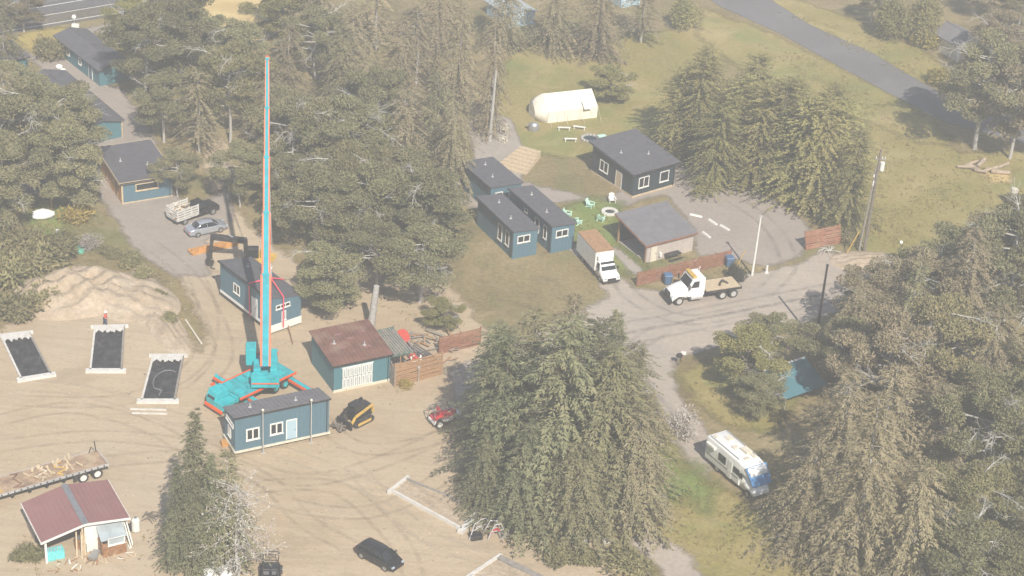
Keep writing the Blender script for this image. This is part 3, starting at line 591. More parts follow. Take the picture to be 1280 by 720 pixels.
TREES = [
 # big spruce clump in the middle of the picture
 ('spruce_tree', 'spruceD', (690, 636), 20.5, 6.4, 'tallest dark green spruce at the heart of the central clump'),
 ('spruce_tree', 'spruceD', (628, 606), 16.5, 5.6, 'broad green spruce on the left of the central clump beside the red machine'),
 ('spruce_tree', 'spruceC', (650, 655), 11, 5.4, 'shorter green spruce at the front left of the central clump above the white form'),
 ('spruce_tree', 'spruceE', (752, 640), 18, 6.2, 'brown green spruce on the right of the central clump'),
 ('spruce_tree', 'brownB', (800, 628), 12, 4.6, 'brownish spruce at the right edge of the central clump by the motorhome grass'),
 ('spruce_tree', 'spruceA', (760, 556), 15, 4.2, 'slender spruce with a pointed top at the road junction'),
 ('spruce_tree', 'spruceE', (786, 560), 12, 4.0, 'small spruce on the right rear of the central clump above the yellow grass'),
 ('spruce_tree', 'brownA', (700, 575), 18, 5.8, 'tall brown spruce at the back of the central clump'),
 ('spruce_tree', 'spruceD', (612, 548), 13, 4.4, 'green spruce on the left flank of the clump casting shade on the yard'),
 ('spruce_tree', 'spruceE', (655, 570), 16, 5.6, 'spruce between the left flank and the tall brown one in the central clump'),
 ('spruce_tree', 'spruceD', (740, 595), 17, 5.8, 'spruce hidden behind the brown green one in the central clump'),
 ('spruce_tree', 'brownC', (785, 655), 12, 5.0, 'low brown spruce in the right front of the central clump'),
 ('spruce_tree', 'spruceE', (715, 672), 10, 5.0, 'low spruce in the middle front of the central clump over the white stones'),
 ('spruce_tree', 'spruceC', (606, 640), 8.5, 3.4, 'small spruce beside the heap of metal frames'),
 # bottom left pair
 ('spruce_tree', 'spruceA', (222, 706), 10.5, 2.4, 'narrow grey green conifer on the left of the pair beside the mauve roofed shed'),
 ('spruce_tree', 'spruceB', (244, 706), 16.0, 3.3, 'pointed green spruce between the mauve roofed shed and the front blue house'),
 ('pine_tree', 'pineC', (286, 712), 12.5, 3.3, 'round topped grey green conifer right of the pointed spruce in the foreground yard'),
 ('spruce_tree', 'spruceA', (266, 714), 12.5, 3.0, 'green spruce filling the gap between the pointed one and the round topped conifer'),
 ('dead_tree', 'deadA', (298, 722), 10.0, 2.6, 'bare whitish dead tree in front of the foreground conifers'),
 # left upper trees
 ('pine_tree', 'pineB', (52, 232), 13, 5.8, 'big pine with white dead limbs left of the wood trimmed cabin'),
 ('pine_tree', 'pineD', (14, 222), 14, 5.2, 'ragged brown pine at the left edge above the white covered boat'),
 ('pine_tree', 'pineA', (96, 268), 12, 3.8, 'pine shading the left wall of the wood trimmed cabin'),
 ('pine_tree', 'pineC', (10, 292), 12, 4.0, 'pine in shade at the left edge below the lean-to'),
 ('pine_tree', 'pineB', (20, 168), 9, 4.4, 'pine with sprawling bare limbs over the long blue building'),
 ('pine_tree', 'pineA', (78, 182), 7.5, 3.8, 'low pine in front of the long blue building roof'),
 ('pine_tree', 'pineC', (8, 92), 11, 3.8, 'dark pine in the top left corner by the highway'),
 ('pine_tree', 'pineD', (30, 40), 7, 3.0, 'brown pine top left beside the road edge line'),
 ('shrub', 'bushB', (66, 72), 2.6, 2.6, 'brownish shrub left of the uppermost blue building'),
 ('pine_tree', 'pineE', (168, 66), 8, 3.0, 'golden green pine touching the roof of the uppermost blue building'),
 ('pine_tree', 'pineA', (182, 128), 13, 4.6, 'large pine over the track right of the uppermost blue building'),
 ('pine_tree', 'pineC', (226, 112), 15, 4.4, 'tall pine behind the track with bleached twigs in its top'),
 ('pine_tree', 'pineB', (205, 178), 9, 3.8, 'pine over the right end of the long blue building track'),
 ('pine_tree', 'pineA', (222, 246), 6, 2.7, 'small round pine against the right wall of the wood trimmed cabin'),
 ('pine_tree', 'pineD', (250, 190), 11, 3.8, 'brown pine with white dead crown behind the pickup'),
 ('pine_tree', 'pineB', (288, 178), 13, 4.4, 'pine left of the crane boom halfway up the picture'),
 ('pine_tree', 'pineA', (300, 258), 8, 3.2, 'olive pine right of the dark pickup'),
 ('pine_tree', 'pineC', (262, 105), 10, 4.0, 'pine below the golden sandy clearing'),
 ('pine_tree', 'pineA', (300, 112), 10, 4.0, 'pine right under the golden sandy clearing beside the boom tip'),
 ('pine_tree', 'pineD', (195, 30), 8, 3.6, 'brown pine at the top edge beside the highway'),
 # top centre
 ('pine_tree', 'pineE', (352, 48), 9, 4.2, 'yellow green pine right of the golden sandy clearing'),
 ('pine_tree', 'pineD', (405, 62), 12, 4.8, 'pine with many white dead limbs at the top edge'),
 ('spruce_tree', 'brownB', (470, 62), 13, 4.8, 'feathery brown spruce at the top edge left of centre'),
 ('spruce_tree', 'brownA', (548, 66), 15, 4.8, 'brown spruce in the top row left of centre'),
 ('spruce_tree', 'brownA', (360, 140), 12, 4.4, 'brown spruce right behind the boom tip'),
 ('spruce_tree', 'spruceC', (425, 150), 13, 4.8, 'green spruce in the second row right of the boom'),
 ('spruce_tree', 'brownB', (500, 152), 14, 5.0, 'wide brown spruce in the middle of the upper wood'),
 ('spruce_tree', 'brownA', (572, 150), 16, 4.4, 'brown spruce left of the tall bare trunk'),
 ('pine_tree', 'pineB', (366, 232), 12, 4.6, 'pine immediately right of the boom at mid height'),
 ('pine_tree', 'pineA', (432, 236), 12, 4.8, 'pine in the third row of the wood right of the boom'),
 ('spruce_tree', 'brownB', (505, 225), 12, 4.8, 'brown spruce above the lumpy pine grove'),
 ('pine_tree', 'pineD', (565, 232), 11, 4.2, 'brown pine behind the row of blue cabins'),
 ('pine_tree', 'pineA', (395, 318), 10.5, 4.6, 'round crowned pine right of the lifted house'),
 ('pine_tree', 'pineB', (462, 318), 11, 4.8, 'round crowned pine in the middle of the grove'),
 ('pine_tree', 'pineC', (530, 318), 11, 4.8, 'round crowned pine on the right of the grove by the blue cabins'),
 ('pine_tree', 'pineC', (412, 392), 8.5, 3.4, 'small pine with its own shadow behind the rust roofed workshop'),
 ('pine_tree', 'pineA', (470, 372), 9, 4.2, 'pine behind the pale bare trunk above the workshop'),
 ('pine_tree', 'pineB', (525, 378), 9, 4.2, 'pine at the lower right end of the grove above the compound'),
 ('pine_tree', 'pineE', (552, 412), 3.6, 1.8, 'small yellow green tree inside the fenced compound'),
 ('spruce_tree', 'brownA', (440, 110), 12, 4.4, 'brown spruce between the two front rows of the upper wood'),
 ('pine_tree', 'pineB', (395, 100), 10, 4.2, 'pine under the white limbed one in the upper wood'),
 ('spruce_tree', 'brownB', (520, 108), 12, 4.4, 'brown spruce in the second row of the upper wood, right half'),
 ('pine_tree', 'pineD', (330, 178), 10, 4.0, 'brown pine hidden behind the middle of the crane boom'),
 ('pine_tree', 'pineA', (470, 190), 11, 4.6, 'pine in the middle of the upper wood behind the round crowned grove'),
 ('pine_tree', 'pineC', (545, 192), 11, 4.0, 'pine to the left of the chairs by the tall trunk'),
 ('pine_tree', 'pineC', (365, 282), 9, 3.6, 'small pine between the boom and the round crowned grove'),
 ('pine_tree', 'pineA', (500, 282), 10, 4.4, 'pine in the rear row of the round crowned grove'),
 ('pine_tree', 'pineB', (435, 282), 10, 4.4, 'pine in the rear row of the grove, left half'),
 # top middle
 ('spruce_tree', 'brownB', (628, 62), 12, 4.6, 'tan brown tree in the top row below the pale roofs'),
 ('spruce_tree', 'brownA', (690, 62), 11, 5.0, 'tan brown tree above the canvas tent'),
 ('spruce_tree', 'brownB', (745, 72), 12, 4.8, 'tan brown tree right of the canvas tent'),
 ('pine_tree', 'pineD', (800, 52), 10, 4.6, 'brown pine in the top row left of the round bush'),
 ('round_bush', 'bushG', (852, 36), 4.2, 2.8, 'rounded dark bush by the bend of the country road'),
 ('tall_tree', 'brownA', (612, 168), 17, 2.9, 'tall spruce on a pale trunk beside the upper ring of chairs'),
 ('pine_tree', 'pineE', (762, 128), 5, 2.6, 'low yellow pine right of the tent guy lines'),
 # yellow conifers left of the meadow
 ('cedar_tree', 'goldA', (868, 196), 13, 4.6, 'yellow green cedar at the left end of the row by the dark pavilion'),
 ('cedar_tree', 'goldB', (918, 216), 13, 5.0, 'yellow green cedar second from the left of the row'),
 ('cedar_tree', 'goldA', (968, 236), 14, 5.0, 'yellow green cedar in the middle of the row above the parking area'),
 ('cedar_tree', 'goldB', (1018, 262), 14, 5.0, 'yellow green cedar above the slanted red fence'),
 ('cedar_tree', 'goldA', (1058, 286), 13, 4.0, 'yellow green cedar at the right end of the row next to the utility pole'),
 ('cedar_tree', 'goldB', (940, 150), 9, 4.4, 'yellow green cedar behind the row near the country road'),
 ('cedar_tree', 'goldA', (1030, 200), 10, 4.2, 'yellow green cedar behind the row near the meadow'),
 ('cedar_tree', 'goldB', (880, 130), 8, 3.8, 'yellow green cedar at the rear left of the row'),
 ('cedar_tree', 'goldC', (845, 186), 11, 4.4, 'yellow green cedar overhanging the dark pavilion'),
 ('cedar_tree', 'goldC', (892, 236), 11, 4.4, 'yellow green cedar on the near side of the row right of the pavilion'),
 ('cedar_tree', 'goldC', (942, 232), 13, 5.0, 'yellow green cedar between the second and the middle one of the row'),
 ('cedar_tree', 'goldC', (995, 255), 14, 5.0, 'yellow green cedar between the middle one and the slanted red fence'),
 ('cedar_tree', 'goldC', (1042, 240), 12, 4.8, 'yellow green cedar in the second rank above the utility pole'),
 ('cedar_tree', 'goldC', (985, 190), 10, 4.8, 'yellow green cedar in the second rank behind the middle of the row'),
 ('cedar_tree', 'goldC', (915, 180), 9, 4.4, 'yellow green cedar in the second rank behind the left of the row'),
 # top right
 ('round_bush', 'bushG', (1112, 50), 6.0, 3.4, 'rounded yellow green tree left of the pair at the top right'),
 ('round_bush', 'bushG', (1150, 52), 6.5, 3.6, 'rounded olive tree right of the pair at the top right'),
 ('pine_tree', 'pineA', (1088, 28), 6, 2.4, 'dark pine at the top edge casting shade on the verge'),
 ('pine_tree', 'pineD', (1232, 22), 8, 3.6, 'brown pine in the top right corner'),
 ('pine_tree', 'pineB', (1272, 40), 8, 3.4, 'pine in the top right corner over the white house'),
 ('pine_tree', 'pineC', (1218, 186), 16, 5.2, 'tall pine shading the country road'),
 ('pine_tree', 'pineD', (1262, 198), 15, 5.2, 'brown pine at the right edge above the log pile'),
 ('pine_tree', 'pineC', (1268, 150), 14, 4.6, 'pine at the right edge behind the shading pines'),
 ('pine_tree', 'pineD', (1242, 100), 10, 4.0, 'brown pine between the cottage and the country road'),
 ('shrub', 'bushY', (1172, 104), 1.8, 2.6, 'yellow shrub on the verge under the rounded trees'),
 ('shrub', 'bushB', (1200, 112), 2.0, 2.8, 'brown shrub beside the country road'),
 ('pine_tree', 'pineD', (1135, 415), 10, 4.4, 'brown pine touching the road at the upper left of the right hand wood'),
 ('pine_tree', 'pineB', (1182, 392), 10, 5.0, 'pine along the meadow edge of the right hand wood'),
 ('pine_tree', 'pineD', (1232, 372), 10.5, 5.0, 'brown pine along the meadow edge, second from the right picture edge'),
 ('pine_tree', 'pineA', (1282, 352), 10.5, 5.0, 'pine at the right picture edge overlapping the meadow'),
 ('pine_tree', 'pineD', (1090, 440), 9, 4.4, 'brown pine on the road shoulder at the left tip of the wood'),
 ('pine_tree', 'pineC', (1108, 400), 7, 2.6, 'small pointed pine sticking out over the road'),
 # right lower wood
 ('pine_tree', 'pineC', (1126, 462), 13, 3.6, 'pointed pine at the upper left corner of the right hand wood'),
 ('pine_tree', 'pineD', (1192, 432), 14, 5.2, 'brown pine at the upper edge of the right hand wood'),
 ('pine_tree', 'pineB', (1252, 410), 14, 5.0, 'pine at the right edge in the upper row of the wood'),
 ('pine_tree', 'brownB', (1290, 380), 12, 4.6, 'brown tree at the right edge below the meadow'),
 ('pine_tree', 'pineD', (1060, 462), 10, 4.2, 'brown pine beside the road shoulder right of the dark pole'),
 ('pine_tree', 'pineA', (1046, 478), 8, 3.4, 'dark pine above the blue tarpaulin roof'),
 ('pine_tree', 'pineE', (930, 488), 7, 3.2, 'round olive tree at the corner of the side verge'),
 ('pine_tree', 'pineA', (960, 462), 6.5, 3.0, 'round olive tree behind the corner tree of the side verge'),
 ('pine_tree', 'pineC', (945, 522), 5, 2.4, 'dark low pine behind the motorhome'),
 ('pine_tree', 'pineD', (1100, 530), 13, 5.0, 'brown pine right of the blue tarpaulin roof'),
 ('pine_tree', 'pineB', (1160, 520), 13, 5.0, 'pine with bleached limbs in the middle of the right hand wood'),
 ('pine_tree', 'brownB', (1222, 520), 13, 4.8, 'brown tree left of the half hidden grey shed'),
 ('pine_tree', 'pineC', (1282, 500), 13, 4.6, 'pine at the right edge beside the half hidden grey shed'),
 ('spruce_tree', 'brownA', (1040, 612), 13, 4.8, 'brown spruce right of the motorhome'),
 ('spruce_tree', 'brownB', (1092, 612), 14, 5.2, 'brown spruce second to the right of the motorhome'),
 ('pine_tree', 'pineD', (1160, 588), 10, 4.4, 'pine with white dead limbs above the dark gap in the wood'),
 ('pine_tree', 'pineB', (1222, 612), 12, 4.6, 'pine right of the dark gap in the wood'),
 ('pine_tree', 'pineA', (1285, 610), 13, 4.8, 'pine at the right edge low in the picture'),
 ('spruce_tree', 'brownA', (1060, 722), 19, 5.8, 'large tan spruce in the lower right foreground'),
 ('spruce_tree', 'brownB', (1000, 690), 12, 4.4, 'tan spruce shading the grass right of the lane'),
 ('spruce_tree', 'brownB', (1128, 745), 14, 5.4, 'tan spruce at the bottom edge right of the large tan one'),
 ('pine_tree', 'pineB', (1212, 690), 9, 4.2, 'flat topped pine below the dark gap'),
 ('pine_tree', 'pineC', (1272, 700), 11, 4.2, 'pine in the bottom right corner'),
 ('spruce_tree', 'spruceC', (1290, 760), 11, 4.0, 'green spruce cut by the bottom right corner'),
 ('pine_tree', 'pineA', (1190, 765), 9, 4.4, 'pine cut by the bottom edge on the right'),
]
for (nm, key, px, h, rad, lab) in TREES:
    if nm != 'dead_tree' and nm != 'tall_tree': key = random.choice(VAR.get(key, (key,)))
    tree(nm, key, px, h, rad, lab, 'bush' if 'bush' in nm or 'shrub' in nm else 'tree', GF if 'tree' in nm else 'bushes by the roads')
BUSHES = [
 ('bushB', (12, 352), 3.0, 3.6, 'big olive bush at the left edge above the left foundation form'),
 ('bushA', (45, 345), 3.0, 3.4, 'big olive bush on the slope second from the left edge'),
 ('bushA', (15, 392), 2.6, 3.0, 'olive bush lowest on the slope at the left edge'),
 ('bushB', (82, 318), 2.0, 3.0, 'olive bush directly above the pale sandy bank'),
 ('bushW', (113, 312), 2.0, 1.5, 'greyish blossoming bush beside the green round tarp'),
 ('bushB', (30, 310), 2.4, 2.8, 'olive bush below the shaded garden lawn'),
 ('bushY', (98, 278), 1.8, 2.2, 'yellowish bush beside the garden lawn'),
 ('bushA', (60, 378), 2.0, 2.6, 'olive bush at the lower end of the slope near the forms'),
 ('bushA', (140, 318), .8, 1.5, 'low weed clump beside the gravel lot edge'),
 ('bushB', (176, 345), .8, 1.6, 'low weed clump on the ridge above the lying pole'),
 ('bushA', (197, 374), .8, 1.3, 'low weed clump halfway down the ridge'),
 ('bushB', (215, 402), .8, 1.2, 'low weed clump at the lower end of the ridge'),
 ('bushW', (851, 545), 3.0, 1.9, 'round blossoming grey bush beside the motorhome drive'),
 ('bushY', (818, 548), 1.8, 2.0, 'yellow bush at the right foot of the central spruces'),
 ('bushY', (800, 515), 1.4, 1.6, 'small yellow bush where the side road leaves the junction'),
 ('bushD', (914, 350), 2.2, .7, 'left of two thin dark shrubs behind the flatbed truck'),
 ('bushD', (924, 353), 2.0, .8, 'right of two thin dark shrubs behind the flatbed truck'),
 ('bushY', (505, 484), .8, .9, 'small yellow weed clump at the foot of the slatted yard fence'),
 ('bushB', (700, 700), 1.2, 2.0, 'scrub clump on the sand below the central spruces'),
 ('bushB', (790, 712), 1.6, 2.6, 'brown scrub between the sand and the lane'),
 ('bushB', (735, 705), 1.2, 1.6, 'brown scrub beside the pale stones under the central spruces'),
 ('bushB', (1065, 305), 1.6, 1.4, 'brown bush at the foot of the wooden utility pole'),
 ('bushA', (165, 330), 1.2, 1.6, 'weedy bush between gravel lot and sand bank'),
 ('bushY', (1160, 60), 2.2, 2.6, 'yellow shrub between the rounded trees and the grey roof'),
 ('bushY', (1268, 480), 2.2, 3.0, 'yellow grass mound in the gap of the right hand wood'),
 ('bushB', (35, 700), 1.0, 1.6, 'dry weeds along the left side of the mauve roofed shed'),
]
for key, px, h, rad, lab in BUSHES:
    tree('bush', key, px, h, rad, lab, 'bush', 'bushes and weed clumps')

for _k, (_parts, _a, _b, _f) in NOM.items():
    if not _f[0]:
        for _o in _parts: bpy.data.objects.remove(_o)

# ------------------------------------------------------------------ buildings
def window(parent, x, y, z, w_, h_, rz=0.0, frame='white_paint', glass='glass', mull=0, fw=.10, label=None):
    """frame in the local XZ plane facing -Y, turned by rz; x, y, z = its lower left corner"""
    m = MB(); d0, d1 = -.07, .04
    m.box(0, w_, d0, d1, 0, fw).box(0, w_, d0, d1, h_ - fw, h_).box(0, fw, d0, d1, fw, h_ - fw).box(w_ - fw, w_, d0, d1, fw, h_ - fw)
    for k in range(mull):
        c = w_ * (k + 1) / (mull + 1); m.box(c - fw / 2, c + fw / 2, d0 + .005, d1, fw, h_ - fw)
    m.box(-.06, w_ + .06, -.11, -.07, -.05, .03)
    o = m.build('window', frame, parent, loc=(x, y, z), rz=rz)
    MB().box(fw * .6, w_ - fw * .6, -.03, -.01, fw * .6, h_ - fw * .6).build('pane', glass, o)
    if label: o['label'] = label
    return o
def door(parent, x, y, z, w_, h_, rz=0.0, matk='pale_door', frame='white_paint'):
    o = MB().box(0, w_, -.05, .02, 0, h_, 0).box(-.09, 0, -.07, .02, 0, h_ + .09, 1).box(w_, w_ + .09, -.07, .02, 0, h_ + .09, 1).box(0, w_, -.07, .02, h_, h_ + .09, 1).build('door', [matk, frame], parent, loc=(x, y, z), rz=rz)
    MB().ball((w_ - .12, -.09, h_ * .48), .045, m=0, nu=8, nv=5).build('handle', 'black_metal', o)
    return o
def slab(m, L, W, hf, hb, ov, th, mi=0):
    s = (hb - hf) / W
    y0, y1 = -ov, W + ov; z0, z1 = hf - s * ov, hb + s * ov
    return m.hexa([(-ov, y0, z0), (L + ov, y0, z0), (L + ov, y1, z1), (-ov, y1, z1), (-ov, y0, z0 + th), (L + ov, y0, z0 + th), (L + ov, y1, z1 + th), (-ov, y1, z1 + th)], mi)
def monohouse(name, label, loc, rz, L, W, zb, hf, hb, wall='blue_siding', roof='dark_roof', trim=None, ov=.25, group=None, cat='house', th=.12, seams=0, battens=True):
    t = thing(name, label, cat, loc, rz, group)
    m = MB().hexa([(0, 0, zb), (L, 0, zb), (L, W, zb), (0, W, zb), (0, 0, hf), (L, 0, hf), (L, W, hb), (0, W, hb)])
    if battens:
        n = int(L / .42)
        for i in range(1, n): m.box(i * L / n - .02, i * L / n + .02, -.018, .01, zb + .02, hf - .02)
        n = int(W / .42)
        for i in range(1, n):
            y = i * W / n; h = hf + (hb - hf) * y / W - .03
            m.box(-.018, .01, y - .02, y + .02, zb + .02, h); m.box(L - .01, L + .018, y - .02, y + .02, zb + .02, h)
    m.build('wall', wall, t)
    r = slab(MB(), L, W, hf + .003, hb + .003, ov, th)
    s = (hb - hf) / W
    for i in range(seams):
        x = -ov + (L + 2 * ov) * (i + .5) / seams
        r.beam((x, -ov, hf - s * ov + th + .015), (x, W + ov, hb + s * ov + th + .015), .05, .04)
    r.build('roof', roof, t)
    if trim:
        f = MB(); a = (-ov - .03, -ov - .03, hf - s * ov + .02); b = (L + ov + .03, -ov - .03, hf - s * ov + .02); c = (L + ov + .03, W + ov + .03, hb + s * ov + .02); d = (-ov - .03, W + ov + .03, hb + s * ov + .02)
        for p, q in ((a, b), (b, c), (c, d), (d, a)): f.beam(p, q, .06, .24)
        f.build('fascia', trim, t)
    gz = hf + .003 - (hb - hf) / W * ov
    MB().box(-ov, L + ov, -ov - .13, -ov - .015, gz - .02, gz + .08).build('gutter', 'black_metal', t)
    MB().cyl((L - .25, -.09, zb + .1), (L - .25, -.09, gz - .05), .04, n=8).build('downpipe', 'black_metal', t)
    for fx, fy in ((.22, .55), (.68, .35)):
        zz = hf + (hb - hf) * fy + th; MB().cyl((L * fx, W * fy, zz - .05), (L * fx, W * fy, zz + .38), .07, n=8).cyl((L * fx, W * fy, zz - .02), (L * fx, W * fy, zz + .05), .18, n=10).build('vent_pipe', 'galv', t)
    return t

# front tiny house
a, rz, L = along((294, 566), (411, 541), .42)
t = monohouse('tiny_house', 'blue tiny house with two white windows and pale door, raised on wheels', a, rz, L, 3.0, .5, 4.25, 3.55, roof='grey_roof', seams=22, ov=.12, group='new blue tiny houses')
MB().box(-.12, L + .12, -.1, .02, .36, .58).box(-.12, .0, .02, 3.1, .36, .58).box(L, L + .12, .02, 3.1, .36, .58).box(0, L, 2.98, 3.1, .36, .58).build('floor_beam', 'cream', t)
window(t, L * .115, 0, 1.5, 1.30, 1.28, mull=1, fw=.13); window(t, L * .365, 0, 1.55, 1.30, 1.28, mull=1, fw=.13)
door(t, L * .545, 0, .72, .92, 2.05)
window(t, 0, 2.35, 2.9, 2.0, .42, -PI / 2, fw=.1); window(t, 0, 1.9, 1.35, .8, 1.1, -PI / 2, fw=.1, mull=1)
for k, x in enumerate((L * .30, L * .385, L * .47, L * .56, L * .65)):
    wh = MB().cyl((x, .22, .30), (x, .46, .30), .30, n=16).build('wheel', 'rubber', t, .03); MB().cyl((x, .19, .30), (x, .24, .30), .15, n=12).build('rim', 'steel', wh)
for x in (L * .277, L * .79):
    pl = MB().cyl((x, -.42, 0), (x, -.42, 4.75), .055, .05, n=8).box(x - .22, x + .22, -.5, -.34, 0, .04).build('lifting_post', 'galv', t)
    MB().ball((x, -.42, 4.82), .14).build('cap', 'cream', pl)
MB().box(.5, 2.6, 1.2, 1.9, .0, .36).build('axle_block', 'orange_wood', t)
o = tag(MB().box(-.5, .35, -.3, .25, 0, .55).build('crate', 'orange_wood', loc=G(283, 556), rz=rz, bevel=.03), 'orange wooden crate under the left end of the front blue house', 'crate')

# lifted house behind
A, B = G(337, 419), G(376, 405.5)
yv = (B - A).normalized(); xv = Vector((yv.y, -yv.x, 0)); L = 9.3; W = (B - A).length; rzb = math.atan2(xv.y, xv.x)
A0 = A - xv * L
LIFT = .95
t = monohouse('tiny_house', 'blue tiny house hanging in pink slings behind the crane, white skirt below', A0, rzb, L, W, LIFT, 4.35, 3.55, roof='dark_roof', ov=.14, group='new blue tiny houses')
MB().box(L - .02, L + .07, -.03, W + .03, .25, LIFT + .12).box(0, L - .03, -.07, -.004, LIFT - .22, LIFT + .06).build('skirt', 'white_paint', t)
MB().box(.3, L - .3, .3, .5, LIFT - .3, LIFT - .01).box(.3, L - .3, W - .5, W - .3, LIFT - .3, LIFT - .01).build('floor_beam', 'black_metal', t)
window(t, L, .75, 2.75, 1.75, .5, PI / 2, mull=2, fw=.09); window(t, L, 1.45, 1.25, .55, 1.1, PI / 2, fw=.1, glass='pale_glass')
window(t, L * .28, 0, 2.0, 1.2, 1.1, 0, mull=1); door(t, L * .66, 0, 1.05, .85, 2.0, matk='white_paint')
for x_ in (L * .35, L * .8):
    MB().cyl((x_, W / 2, -.02), (x_, W / 2, LIFT), .12, n=8).build('support_jack', 'steel', t)
HC = A0 + xv * L * .62 + yv * W * .5

# workshop with rust roof
a, rz, L = along((417, 491), (487, 476))
t = monohouse('workshop', 'blue workshop with rust red metal roof and white folding doors', a, rz, L, 5.9, 0, 3.15, 3.6, wall='teal_siding', roof='rust_roof', ov=.22, cat='workshop', seams=15)
MB().box(-.05, L + .05, -.06, -.004, 0, .28).build('plinth', 'cream', t)
d = MB(); x0, x1 = .9, 4.15
for i in range(8):
    xa = x0 + (x1 - x0) * i / 8; xb = x0 + (x1 - x0) * (i + 1) / 8 - .06
    for (za, zb_) in ((.3, 1.45), (1.55, 2.6)):
        d.box(xa, xb, -.07, .01, za, zb_)
        d.box(xa + .1, xb - .1, -.09, -.07, za + .12, zb_ - .12, 1)
d.box(x0 - .08, x1 + .05, -.05, .01, .22, .3).box(x0 - .08, x1 + .05, -.05, .01, 2.6, 2.7).build('folding_door', ['white_paint', 'pale_glass'], t)
for (px_, pz_) in ((1.5, 2.2), (2.8, 3.4), (3.9, 1.6), (1.9, 4.4), (4.4, 4.1), (.9, 3.1)):
    zz = 3.15 + (3.6 - 3.15) * pz_ / 5.9 + .135
    MB().box(px_, px_ + .75, pz_, pz_ + .35, zz, zz + .03).build('skylight', 'mauve_roof', t)
MB().box(L + .05, L + 2.6, .1, 5.4, 2.62, 2.7).build('annexe_roof', 'green_tarp', t)
m = MB()
for (x, y) in ((L + 2.5, .2), (L + 2.5, 5.2), (L + 1.2, .2)): m.cyl((x, y, 0), (x, y, 2.62), .07, n=6)
m.build('annexe_post', 'wood', t)
m = MB()
for i in range(9):
    m.beam((L + .1 + .3 * i, .3 + .2 * math.sin(i * 3), 2.73), (L + .3 + .25 * i, 5.0 + .3 * math.sin(i * 2), 2.76), .16, .05)
m.build('roof_batten', 'grey_wood', t)

# wood trimmed cabin, left
a, rz, L = along((153, 255), (215, 245))
t = monohouse('cabin', 'blue cabin with orange wood side wall and one long window, dark roof', a, rz, L, 8.5, 0, 2.75, 3.1, wall='blue_siding', roof='dark_roof', trim='pale_wood', ov=.35, cat='cabin')
MB().box(-.04, -.004, .05, 8.4, .05, 2.72).build('side_cladding', 'orange_wood', t)
MB().box(-.08, .12, -.08, -.02, .0, 2.7).box(-.06, L + .05, -.07, -.02, .0, .14).build('corner_trim', 'pale_wood', t)
window(t, L * .27, 0, 1.35, L * .46, .95, frame='pale_wood', fw=.13)
door(t, 0, 2.6, .1, .95, 2.05, -PI / 2, matk='brown_mess', frame='pale_wood')
# long building
def gable(name, label, loc, rz, L, W, he, hr, wall, roof, trim=None, ov=.3, cat='house', group=None, kx=.5, el=None, er=None):
    """gable end faces -Y, ridge runs along Y"""
    t = thing(name, label, cat, loc, rz, group); el = el or he; er = er or he; xr = L * kx
    m = MB().prism([(0, 0), (L, 0), (L, er), (xr, hr), (0, el)], 0, W); m.build('wall', wall, t)
    r = MB()
    for (x0, z0, x1, z1) in ((0, el, xr, hr), (L, er, xr, hr)):
        dx, dz = x0 - x1, z0 - z1; k = 1 + ov / math.hypot(dx, dz); xa, za = x1 + dx * k, z1 + dz * k
        s_ = [(xa, -ov, za + .01), (x1, -ov, z1 + .01), (x1, W + ov, z1 + .01), (xa, W + ov, za + .01)]
        r.hexa(s_ + [(p[0], p[1], p[2] + .12) for p in s_])
    r.build('roof', roof, t)
    MB().cyl((xr, -ov, hr + .13), (xr, W + ov, hr + .13), .09, n=6).build('ridge_cap', roof, t)
    if trim:
        f = MB()
        for (x0, z0) in ((0, el), (L, er)):
            f.beam((x0 + (x0 - xr) * .08, -ov - .03, z0 - (hr - z0) * .08 + .02), (xr, -ov - .03, hr + .02), .06, .2)
        f.build('bargeboard', trim, t)
    return t
a, rz, L = along((104, 182), (153, 171))
t = gable('long_building', 'long dark roofed building with plain blue gable end behind the pine', a, rz, L, 16.5, 2.3, 2.9, 'teal_siding', 'dark_roof', 'dark_roof', cat='building')
MB().box(L - .1, L + .06, -.06, 0.02, 0, 2.2).build('corner_trim', 'pale_wood', t)
window(t, L * .2, 0, 1.1, .9, .8)
a, rz, L = along((125, 108), (162, 100))
t = gable('blue_building', 'blue building with dark roof nearest the highway', a, rz, L, 12.5, 2.4, 3.0, 'teal_siding', 'dark_roof', 'dark_roof', cat='building', ov=.4)
window(t, 0, 9.5, .9, .8, 1.0, -PI / 2); window(t, 0, 6.0, .9, .8, 1.0, -PI / 2); door(t, 0, 3.0, .1, .9, 2.0, -PI / 2, matk='blue_siding')
MB().box(L * .5, L * .5 + .5, 6, 6.5, 2.9, 3.35).build('roof_vent', 'dark_roof', t)
a, rz, L = along((10, 100), (36, 94))
t = monohouse('cabin', 'small teal cabin half hidden by the dark pine in the top left', a, rz, L, 4.5, 0, 2.6, 3.1, wall='teal_siding', cat='cabin'); window(t, .5, 0, 1.0, .8, .8)
a, rz, L = along((22, 272), (66, 262))
t = thing('lean_to', 'open grey lean-to with brown posts above the white covered boat', 'shed', a, rz)
slab(MB(), L, 4.5, 2.5, 2.2, .2, .12).build('roof', 'dark_roof', t)
MB().box(0, L, 4.3, 4.5, 0, 2.2).build('wall', 'dark_siding', t)
for x in (.1, L - .1): MB().box(x - .1, x + .1, .0, .2, 0, 2.5).build('post', 'wood', t)
